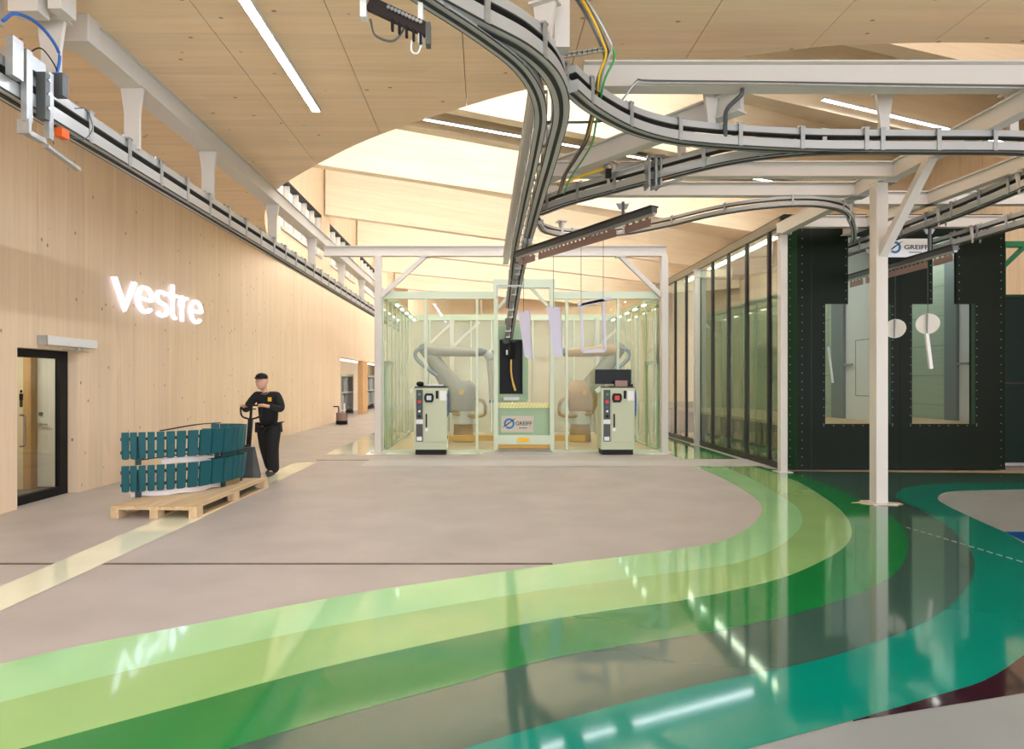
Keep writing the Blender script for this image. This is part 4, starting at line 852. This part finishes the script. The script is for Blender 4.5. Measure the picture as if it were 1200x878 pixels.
# door frames in the side walls
for xw in (XA + .04, XB - .04):
    ya = Y0 + .25
    MB().box(xw - .02, xw + .02, ya, ya + .06, 0, 2.12).box(xw - .02, xw + .02, ya + .95, ya + 1.01, 0, 2.12).box(xw - .02, xw + .02, ya, ya + 1.0, 2.06, 2.14).build('cell_door_frame', 'cage_green_deep', cell)
# back wall
nb = 10
for i in range(nb):
    a = XA + (XB - XA) * i / nb; b = XA + (XB - XA) * (i + 1) / nb
    MB().box(a + .02, b - .02, Y1 - .006, Y1 + .006, .05, ZT - .1).build('back_pane', 'glass_frost', cell); MB().box(b - .022, b + .022, Y1 - .03, Y1 + .03, 0, ZT).build('back_post', 'cage_green', cell)
MB().box(XA, XB, Y1 - .05, Y1 + .05, ZT - .16, ZT + .02).build('back_top_rail', 'cage_green', cell)
MB().box(XA + .05, XB - .05, Y0 + .1, Y1 - .1, 0, .01).build('cell_floor', 'boards', cell)
for x in (X_(499, 19.6), X_(530, 19.6), X_(700, 19.6)):
    MB().box(x - .06, x + .06, 19.55, 19.7, 0, 3.6).build('inner_post', 'steel_white', cell); MB().bar((x, 19.6, 2.7), (x + .85, 19.6, 3.5), .08, .08, up=(0, 1, 0)).build('inner_brace', 'steel_white', cell)
# yellow guard rail on the cell floor
for xa, xb in ((X_(560, 17), X_(583, 17)), (X_(640, 17), X_(665, 17))): pass
MB().box(-.9, 2.6, 16.2, 16.3, .12, .26).build('guard_rail', 'yellow_warm', cell)
# added rows of glowing spots imitating lights reflected in the side panes
for x, lab in ((XA + .25, 'added glow spots imitating reflections along the left top rail inside the robot cell'), (XB - .25, 'added glow spots imitating reflections along the right top rail inside the robot cell')):
    for j in range(4):
        pass
    t = thing('cell_reflection_glow', lab, 'light', (x, 17.3, 3.5)); MB().box(x - .05, x + .05, 15.2, 19.6, 3.52, 3.58).build('housing', 'cage_green', t); [MB().box(x - .03, x + .03, 15.3 + j_ * .92, 15.55 + j_ * .92, 3.49, 3.52).build('diffuser', 'reflection_glow', t) for j_ in range(5)]
    for y in (15.3, 19.5): MB().box(min(x, XA if x < 0 else x), max(x, XB if x > 0 else x), y - .015, y + .015, 3.55, 3.58).build('bracket', 'cage_green', t)
# portal machine: black aperture box, grating, sign panel, step
pm = thing('portal_machine', 'pale green portal unit with black opening and maker sign', 'machine', (.62, 15.3, 0))
xa, xb = X_(582), X_(645)
MB().box(xa, xb, Y0 + .05, Y0 + .12, .38, 1.02).build('sign_panel', 'cage_green_deep', pm)
MB().box(xa - .05, xb + .05, Y0 - .1, Y0 + .02, .19, .40).build('step_beam', 'cage_green', pm)
MB().box(X_(606.5), X_(619.5), Y0 - .11, Y0 - .1, .245, .345).build('yellow_label', 'yellow', pm)
MB().box(xa, xb, Y0 - .02, Y0 + .08, .06, .19).build('kick_plate', 'yellow_warm', pm)
MB().prism([(xa, Y0 - .35, 0.006), (xb, Y0 - .35, .006), (xb, Y0 + .1, .1), (xa, Y0 + .1, .1)], (0, 0, .02)).build('ramp', 'galv', pm)
MB().box(xa, xb, Y0 + .0, Y0 + .14, 1.03, 1.14).build('grating', 'cream_yellow', pm)
for r in range(2):
    for k in range(16): x = xa + .06 + (xb - xa - .12) * k / 15 + (.03 if r else 0); MB().box(x - .014, x + .014, Y0 - .006, Y0 + .0, 1.055 + r * .04, 1.08 + r * .04).build('grating_hole', 'cage_green_deep', pm)
ya = 15.6
MB().holed('y', ya, ya + .1, X_(583, ya), X_(619, ya), 1.15, 3.05, [(X_(586, ya), X_(612, ya), 1.36, 2.66)]).build('aperture_frame', 'cage_green_deep', pm)
MB().box(X_(585, ya), X_(613, ya), ya + .1, ya + .9, 1.3, 2.8).build('black_box', 'black', pm)
MB().holed('y', ya - .02, ya + .02, X_(585.5, ya), X_(612.5, ya), 1.34, 2.68, [(X_(587, ya), X_(611, ya), 1.38, 2.64)]).build('aperture_edge', 'black', pm)
MB().box(X_(590, ya), X_(608, ya), ya - .1, ya + .1, 1.18, 1.26).build('sill', 'galv', pm)
yh = smoothpath([P(599, 419, 15.55), P(599, 436, 15.55), P(601, 448, 15.55), P(604, 458, 15.55)], 5)
MB().sweep(yh, rrect(.04, .05)).build('yellow_hose', 'yellow_warm', pm); MB().box(P(593, 0, 15.55).x, P(595, 0, 15.55).x, 15.5, 15.56, 2.3, 2.42).build('tag', 'white', pm)
MB().bar(P(601, 400, 15.3), P(600, 420, 15.5), .14, .12).build('dark_carriage', 'black', pm)
def maker_sign(name, label, xa, xb, y, za, zb, plate, txt):
    t = thing(name, label, 'sign', ((xa + xb) / 2, y, za)); w, h = xb - xa, zb - za
    MB().box(xa, xb, y - .01, y, za, zb).build('plate', plate, t)
    cx, cz, r = xa + w * .245, za + h * .53, h * .33; yy = y - .013
    pts = lambda a0, a1, r0, r1: [(cx + r1 * math.cos(math.radians(a)), yy, cz + r1 * math.sin(math.radians(a))) for a in range(a0, a1 + 1, 12)] + [(cx + r0 * math.cos(math.radians(a)), yy, cz + r0 * math.sin(math.radians(a))) for a in range(a1, a0 - 1, -12)]
    MB().prism(pts(36, 216, r * .62, r), (0, .003, 0)).build('emblem_arc', 'logo_blue', t); MB().prism(pts(228, 396, r * .62, r), (0, .003, 0)).build('emblem_arc', 'logo_blue', t)
    MB().prism([(cx - r * 1.35, yy - .002, cz - r * .75), (cx - r * .7, yy - .002, cz - r * .55), (cx + r * 1.35, yy - .002, cz + r * 1.05), (cx + r * .7, yy - .002, cz + r * .75)], (0, .003, 0)).build('emblem_stroke', 'navy', t)
    MB().prism([(cx - r * .35, yy - .002, cz + r * .05), (cx + r * .2, yy - .002, cz + r * .38), (cx + r * .1, yy - .002, cz + r * .1), (cx - r * .3, yy - .002, cz - r * .15)], (0, .003, 0)).build('emblem_stroke', 'logo_blue', t)
    text_mb('GREIFF', (xa + w * .44, y - .014, za + h * .42), (1, 0, 0), (0, 0, 1), .2, .002, .002, w * .50, h * .24).build('lettering', txt, t)
    MB().box(xa + w * .54, xa + w * .8, y - .013, y - .01, za + h * .24, za + h * .28).build('small_print', txt, t); return t
maker_sign('maker_sign', 'beige plate reading GREIFF on the green panel of the robot cell', X_(587.5), X_(625.5), Y0 + .045, .46, .84, 'sign_plate', 'navy')
# ---- control cabinets
def cabinet(px0, px1, label, monitor):
    Y = 14.15; xa, xb = (px0 - VX) / F * Y, (px1 - VX) / F * Y; w = xb - xa; zt = 1.50; yb = Y + .5
    t = thing('control_cabinet', label, 'cabinet', ((xa + xb) / 2, Y + .25, 0))
    MB().box(xa, xb, Y, yb, .12, zt).build('body', 'cabinet', t, bevel=.01)
    MB().box(xa + .03, xb - .03, Y + .04, yb - .03, .0, .12).build('plinth', 'black', t)
    MB().box(xa - .0, xb + .0, Y - .012, Y, .12, .27).build('kick_panel', 'cabinet', t)
    MB().box(xa + .01, xb - .01, Y - .0, yb, zt, zt + .03).build('lid', 'cabinet_dark', t)
    cpn = MB().box(xa + w * .07, xa + w * .27, Y - .014, Y, .80, 1.46).build('control_panel', 'cabinet_dark', t)
    MB().box(xa + w * .07, xa + w * .27, Y - .012, Y, .70, .79).build('label_strip', 'white', t)
    vpn = MB().box(xa + w * .07, xa + w * .27, Y - .014, Y, .30, .69).build('vent_panel', 'cabinet_dark', t)
    MB().box(xa + w * .09, xa + w * .24, Y - .017, Y - .013, .32, .41).build('rating_label', 'white', vpn)
    for zz, m_, r in ((1.36, 'green_btn', .03), (1.19, 'red', .04), (1.07, 'blue', .022), (.98, 'white', .026), (.87, 'black', .032)): MB().cyl((xa + w * .17, Y - .014, zz), (xa + w * .17, Y - .045, zz), r, n=12).build('button', m_, cpn, smooth=True)
    dr = MB().box(xa + w * .30, xb - w * .02, Y - .014, Y, .29, 1.46).build('door', 'cabinet', t, bevel=.006)
    MB().box(xa + w * .36, xa + w * .40, Y - .04, Y - .014, .62, .92).build('door_handle', 'black', dr); MB().cyl((xa + w * .38, Y - .014, .57), (xa + w * .38, Y - .02, .57), .04, n=12).build('lock_sticker', 'white', dr)
    tpn = MB().prism([(xa + w * a, Y - .06, b) for a, b in ((.32, 1.24), (.36, 1.18), (.56, 1.18), (.60, 1.24), (.60, 1.33), (.56, 1.38), (.36, 1.38), (.32, 1.33))], (0, .045, 0)).build('teach_pendant', 'black', t)
    MB().box(xa + w * .39, xa + w * .53, Y - .064, Y - .06, 1.23, 1.33).build('pendant_screen', 'red' if monitor else 'galv', tpn)
    MB().box(xa + w * .66, xa + w * .74, Y - .03, Y - .014, 1.26, 1.44).build('switch', 'black', dr); MB().box(xa + w * .78, xa + w * .97, Y - .02, Y - .014, 1.22, 1.44).build('notice', 'white', dr)
    for k in range(3): MB().tube([(xb + .02, Y + .03 + .012 * k + .05 * math.cos(a), 1.15 + .02 * k + .25 * math.sin(a)) for a in [2 * PI * j / 16 for j in range(17)]], .013, 6).build('coiled_hose', 'blue', t)
    MB().bar((xa + .02, Y + .1, 1.5), (xa - .1, Y + .1, 1.42), .05, .1).build('side_bracket', 'cage_green', t)
    for zz in (.36, .85, 1.3): MB().box(xb, xb + .012, Y + .01, Y + .04, zz, zz + .07).build('hinge', 'black', t)
    if monitor:
        mo = thing('monitor', 'wide black monitor standing on the control cabinet', 'monitor', ((xa + xb) / 2, Y + .2, zt + .03))
        MB().box(P(699, 0, Y).x, P(742, 0, Y).x, Y + .18, Y + .21, zt + .09, zt + .42).build('screen', 'screen', mo, bevel=.005); MB().box((xa + xb) / 2 - .04, (xa + xb) / 2 + .04, Y + .21, Y + .25, zt + .03, zt + .2).build('stand', 'black', mo); MB().box((xa + xb) / 2 - .15, (xa + xb) / 2 + .15, Y + .12, Y + .34, zt + .03, zt + .045).build('foot', 'black', mo)
        kb = tag(MB().box((xa + xb) / 2 - .06, (xa + xb) / 2 + .22, Y + .02, Y + .1, zt + .03, zt + .17).build('label_printer', 'hook_brown', None, bevel=.01), 'small brownish box standing before the monitor', 'box')
        ms = tag(MB().box(xb - .15, xb - .03, Y + .04, Y + .12, zt + .03, zt + .09).build('hand_scanner', 'black', None, bevel=.01), 'small black scanner on the cabinet with monitor', 'scanner')
    else:
        kb = thing('document_tray', 'black tray with papers lying on the cabinet without monitor', 'tray', ((xa + xb) / 2, Y + .2, zt + .03)); MB().box(xa + .1, xb - .06, Y + .06, Y + .4, zt + .03, zt + .05).build('tray', 'black', kb); MB().box(xa + .28, xb - .1, Y + .05, Y + .3, zt + .05, zt + .075).build('papers', 'white', kb)
        MB().ball((xa + .12, Y + .2, zt + .09), .09, .08, .06, 10, 6).build('bunched_cloth', 'black', kb, smooth=True)
cabinet(485, 524, 'pale green robot control cabinet left of the portal', False); cabinet(704.5, 744, 'pale green robot control cabinet with monitor right of the portal', True)
# ---- robots
def robot(sx, bx, label, tan):
    """sx = -1 reaches up to the left, 1 to the right"""
    Y = 17.2; t = thing('paint_robot', label, 'robot', (bx, Y, 0)); S = lambda a: bx + sx * a
    MB().cyl((bx, Y, 0), (bx, Y, .5), .3, .26, 18).build('pedestal', 'robot_tan', t, smooth=True)
    MB().cyl((bx, Y, .5), (bx, Y, .85), .33, .3, 18).build('turret', 'robot_white', t, smooth=True)
    sh = Vector((S(.22), Y - .1, 1.38))
    MB().loft([[Vector((S(.05) + r * 1.15 * math.cos(2 * PI * k / 16), Y - .05 + r * .8 * math.sin(2 * PI * k / 16), z)) for k in range(16)] for z, r in ((.8, .28), (1.0, .36), (1.3, .4), (1.55, .33), (1.68, .18))]).build('shoulder_cover', tan, t, smooth=True)
    el = Vector((S(1.02), Y - .1, 2.55)); ax = (el - sh).normalized(); sd = Vector((ax.z, 0, -ax.x))
    rings = []
    for f, r in ((0, .3), (.25, .27), (.5, .22), (.75, .19), (1.0, .2), (1.1, .12)):
        c0 = sh.lerp(el, f); rings.append([c0 + sd * (r * math.cos(2 * PI * k / 14)) + Vector((0, .75 * r * math.sin(2 * PI * k / 14), 0)) for k in range(14)])
    MB().loft(rings).build('upper_arm', 'robot', t, smooth=True)
    wr_ = Vector((S(-.62), Y - .2, 2.42))
    MB().cyl(el + Vector((0, -.05, -.06)), el.lerp(wr_, .85) + Vector((0, 0, -.02)), .16, .11, 14).build('forearm', 'robot' if sx < 0 else 'robot_tan', t, smooth=True)
    MB().cyl(el.lerp(wr_, .84), wr_, .12, .09, 12).build('wrist', 'galv_dark', t, smooth=True)
    MB().tube(smoothpath([el + Vector((0, -.1, .02)), el + Vector((sx * .26, -.12, -.1)), el + Vector((sx * .2, -.12, -.34)), sh.lerp(el, .35) + Vector((sx * .2, -.12, 0))], 6), .05, 8).build('dress_pack', 'inner_grey', t, smooth=True)
    MB().cyl((S(.05), Y - .42, 1.36), (S(.05), Y - .35, 1.36), .07, n=14).build('axis_cap', 'yellow_warm', t, smooth=True)
    MB().tube(smoothpath([(S(-.25), Y - .2, 1.2), (S(-.55), Y - .2, 1.1), (S(-.55), Y - .2, .75), (S(-.1), Y - .25, .72), (S(.3), Y - .25, .8)], 6), .045, 8).build('hose_loop', 'robot_tan', t, smooth=True)
    if sx < 0:
        tool = smoothpath([wr_, wr_ + Vector((.1, 0, -.15)), wr_ + Vector((.16, 0, -.6)), wr_ + Vector((.2, 0, -1.25))], 6)
        MB().tube(tool, .12, 12).build('spray_tool', 'robot_white', t, smooth=True); MB().tube([v + Vector((.15, .06, 0.05)) for v in tool], .03, 6).build('supply_hose', 'inner_grey', t, smooth=True)
        for k in range(3): c0 = wr_ + Vector((.1 + .09 * k, -.02, -1.27)); MB().cyl(c0, c0 + Vector((0, 0, -.08)), .03, n=8).build('nozzle', 'cabinet_dark', t)
robot(-1, -.55, 'pale painting robot with raised arm and white spray tool inside the cell', 'robot')
robot(1, 2.62, 'pale painting robot with tan forearm inside the cell', 'robot_tan')

# ================================================================== DARK GREEN BOOTH
YF, BX0, BX1, BZ, YBk = 11.65, 5.56, 9.62, 4.72, 20.3
bo = thing('spray_booth', 'dark green spray booth with tall glazed side and slotted front windows', 'spray booth', (7.6, 16, 0))
W1 = (6.30, 7.45, .863, 3.08); S1 = (6.72, 7.30, 3.07, 4.33); W2 = (7.9, 9.0, .863, 3.08); S2 = (8.28, 8.72, 3.07, 4.33)
MB().holed('y', YF, YF + .06, BX0 + .22, 7.68, 0.02, BZ, [W1, S1]).build('front_panel', 'booth_green', bo)
MB().holed('y', YF, YF + .06, 7.685, BX1, 0.02, BZ, [W2, S2]).build('front_panel', 'booth_green', bo)
MB().prism([(BX0, YF + .16, .02), (BX0 + .22, YF, .02), (BX0 + .22, YF + .06, .02), (BX0 + .05, YF + .2, .02)], (0, 0, BZ - .02)).build('corner_panel', 'booth_edge', bo)
MB().box(BX0 + .48, BX0 + .485, YF - .004, YF, .02, BZ).build('panel_seam', 'mullion', bo)
for wn in (W1, W2):
    MB().box(wn[1] - .01, wn[1] + .06, YF - .004, YF + .02, wn[2], wn[3]).build('window_reveal', 'booth_edge', bo)
mb = MB()
def riv(x, z, y=YF): mb.cyl((x, y, z), (x, y - .008, z), .0085, n=6)
for k in range(30): riv(BX0 + .31, .1 + k * .155); riv(BX0 + .12, .1 + k * .155, YF + .07); riv(BX1 - .08, .1 + k * .155)
for wn in (W1, W2):
    for k in range(15): riv(wn[0] - .03, wn[2] + k * .155); riv(wn[1] + .09, wn[2] + k * .155)
    for k in range(8): riv(wn[0] - .03 + k * (wn[1] - wn[0] + .12) / 7, wn[2] - .03)
for sn in (S1, S2):
    for k in range(8): riv(sn[0] - .04, sn[2] + .1 + k * .155); riv(sn[1] + .05, sn[2] + .1 + k * .155)
rv = mb.build('rivets', 'inner_grey', bo); rv['kind'] = 'stuff'
# glazed side with slim mullions
ys = [YF + .2, 12.35, 13.4, 14.4, 15.4, 16.4, 17.4, 18.4, 19.4, YBk]
for a, b in zip(ys, ys[1:]): MB().box(BX0 + .02, BX0 + .03, a + .03, b - .03, .1, BZ - .16).build('side_pane', 'glass_booth', bo)
for y in ys: MB().box(BX0 - .01, BX0 + .07, y - .035, y + .035, .03, BZ - .12).build('side_mullion', 'mullion', bo)
MB().box(BX0 - .02, BX0 + .08, YF + .2, YBk, BZ - .16, BZ).build('side_head', 'booth_trim', bo); MB().box(BX0 - .01, BX0 + .08, YF + .2, YBk, 0, .12).build('side_sill', 'mullion', bo)
# interior: raised board floor, partition, lamp strips
MB().box(BX0 + .12, BX1 - .06, YF + .08, YBk, .80, .86).build('raised_floor', 'boards', bo)
MB().box(BX0 + .5, BX0 + .56, YF + .3, YBk - .3, .1, .80).build('under_skirt', 'booth_green', bo)
for k in range(8): MB().box(BX0 + .2, BX0 + .3, 12.4 + k, 12.5 + k, 0, .8).build('floor_leg', 'booth_edge', bo)
MB().box(BX1 - .06, BX1, YF + .06, YBk, 0, BZ).build('right_wall', 'inner_white', bo); MB().box(BX0, BX1, YBk, YBk + .06, 0, BZ).build('rear_wall', 'inner_white', bo)
MB().box(BX0, BX1, YF + .06, YBk, BZ - .02, BZ + .03).build('roof', 'booth_green', bo)
for xw, yA, yB, yC in ((7.68, 12.05, 13.4, 13.85), (BX1 - .12, 12.05, 12.62, 12.95)):
    MB().box(xw, xw + .05, yC, 19.0 if xw < 8 else YBk, .86, BZ - .05).build('board_wall', 'inner_green', bo)
    for k in range(5): MB().box(xw - .006, xw, yC, 17.0, 1.15 + k * .62, 1.16 + k * .62).build('board_joint', 'inner_grey', bo)
    MB().box(xw - .06, xw + .05, yB, yC, .86, BZ - .05).build('wall_post', 'inner_grey', bo)
    MB().box(xw, xw + .05, yA - .3, yB, .86, BZ - .05).build('booth_door', 'inner_white', bo)
    MB().box(xw - .05, xw - .02, yB - .3, yB + .08, 1.98, 2.02).build('door_lever', 'galv', bo)
    MB().holed('x', xw - .004, xw, yA - .3, yB - .35, 1.35, 2.5, [(yA - .3, yB - .365, 1.365, 2.485)]).build('hatch_outline', 'inner_grey', bo)
MB().box(BX0 + .12, 7.68, 18.95, 19.0, .86, BZ).build('rear_board_wall', 'inner_green', bo)
for x, lab in ((6.0, 'lamp strip in the first chamber of the dark green booth'), (8.9, 'lamp strip in the second chamber of the dark green booth')):
    t = thing('booth_lamp', lab, 'light', (x, 15, BZ - .1)); MB().box(x - .08, x + .08, 12.2, 18.8, BZ - .09, BZ - .02).build('housing', 'steel_white', t); MB().box(x - .05, x + .05, 12.3, 18.7, BZ - .13, BZ - .09).build('diffuser', 'booth_lamp', t)
# pale work pieces hanging inside the booth
for i, (x, y) in enumerate(((6.6, 12.7), (6.78, 12.75), (6.98, 12.8))):
    t = thing('hanging_part', 'slim pale chair-leg part hanging inside the first booth window', 'metal part', (x, y, 1.7), 'parts hanging inside the booth')
    MB().bar((x, y, 2.35), (x + .09, y, 1.62), .035, .035).build('tube', 'inner_white', t); MB().tube([(x, y, 2.35), (x, y, 4.1)], .003, 4).build('hanging_wire', 'galv_dark', t)
maker_sign('maker_sign', 'white plate reading GREIFF high on the dark booth front', 7.36, 8.24, YF - .002, 3.94, 4.28, 'sign_white', 'navy')
# ---- enclosure and green frame to the right of the booth
en = thing('machine_enclosure', 'dark teal machine enclosure beside the dark green booth', 'enclosure', (11.5, 12.5, 0))
for k in range(4): MB().box(9.75 + k * 1.0, 9.75 + k * 1.0 + .99, 12.2, 13.8, .06, 3.26).build('panel', 'dark_teal_panel', en)
MB().box(9.72, 13.8, 12.15, 13.9, 3.26, 3.32).build('cap_rail', 'booth_edge', en); MB().box(9.72, 13.8, 12.15, 12.22, .02, .08).build('sill', 'galv', en); MB().box(9.72, 13.8, 12.17, 12.2, 1.6, 1.63).build('mid_rail', 'mullion', en)
gf = thing('green_frame', 'bright green steel frame standing behind the dark booth', 'steel frame', (10.8, 13, 3.3))
MB().box(10.0, 10.09, 12.2, 12.3, 3.3, 4.32).box(11.6, 11.7, 12.2, 12.3, 3.3, 4.32).build('post', 'green_frame', gf); MB().box(10.0, 11.7, 12.2, 12.3, 4.25, 4.36).build('head', 'green_frame', gf); MB().bar((10.05, 12.25, 3.85), (10.5, 12.25, 4.28), .07, .07, up=(0, 1, 0)).build('brace', 'green_frame', gf)
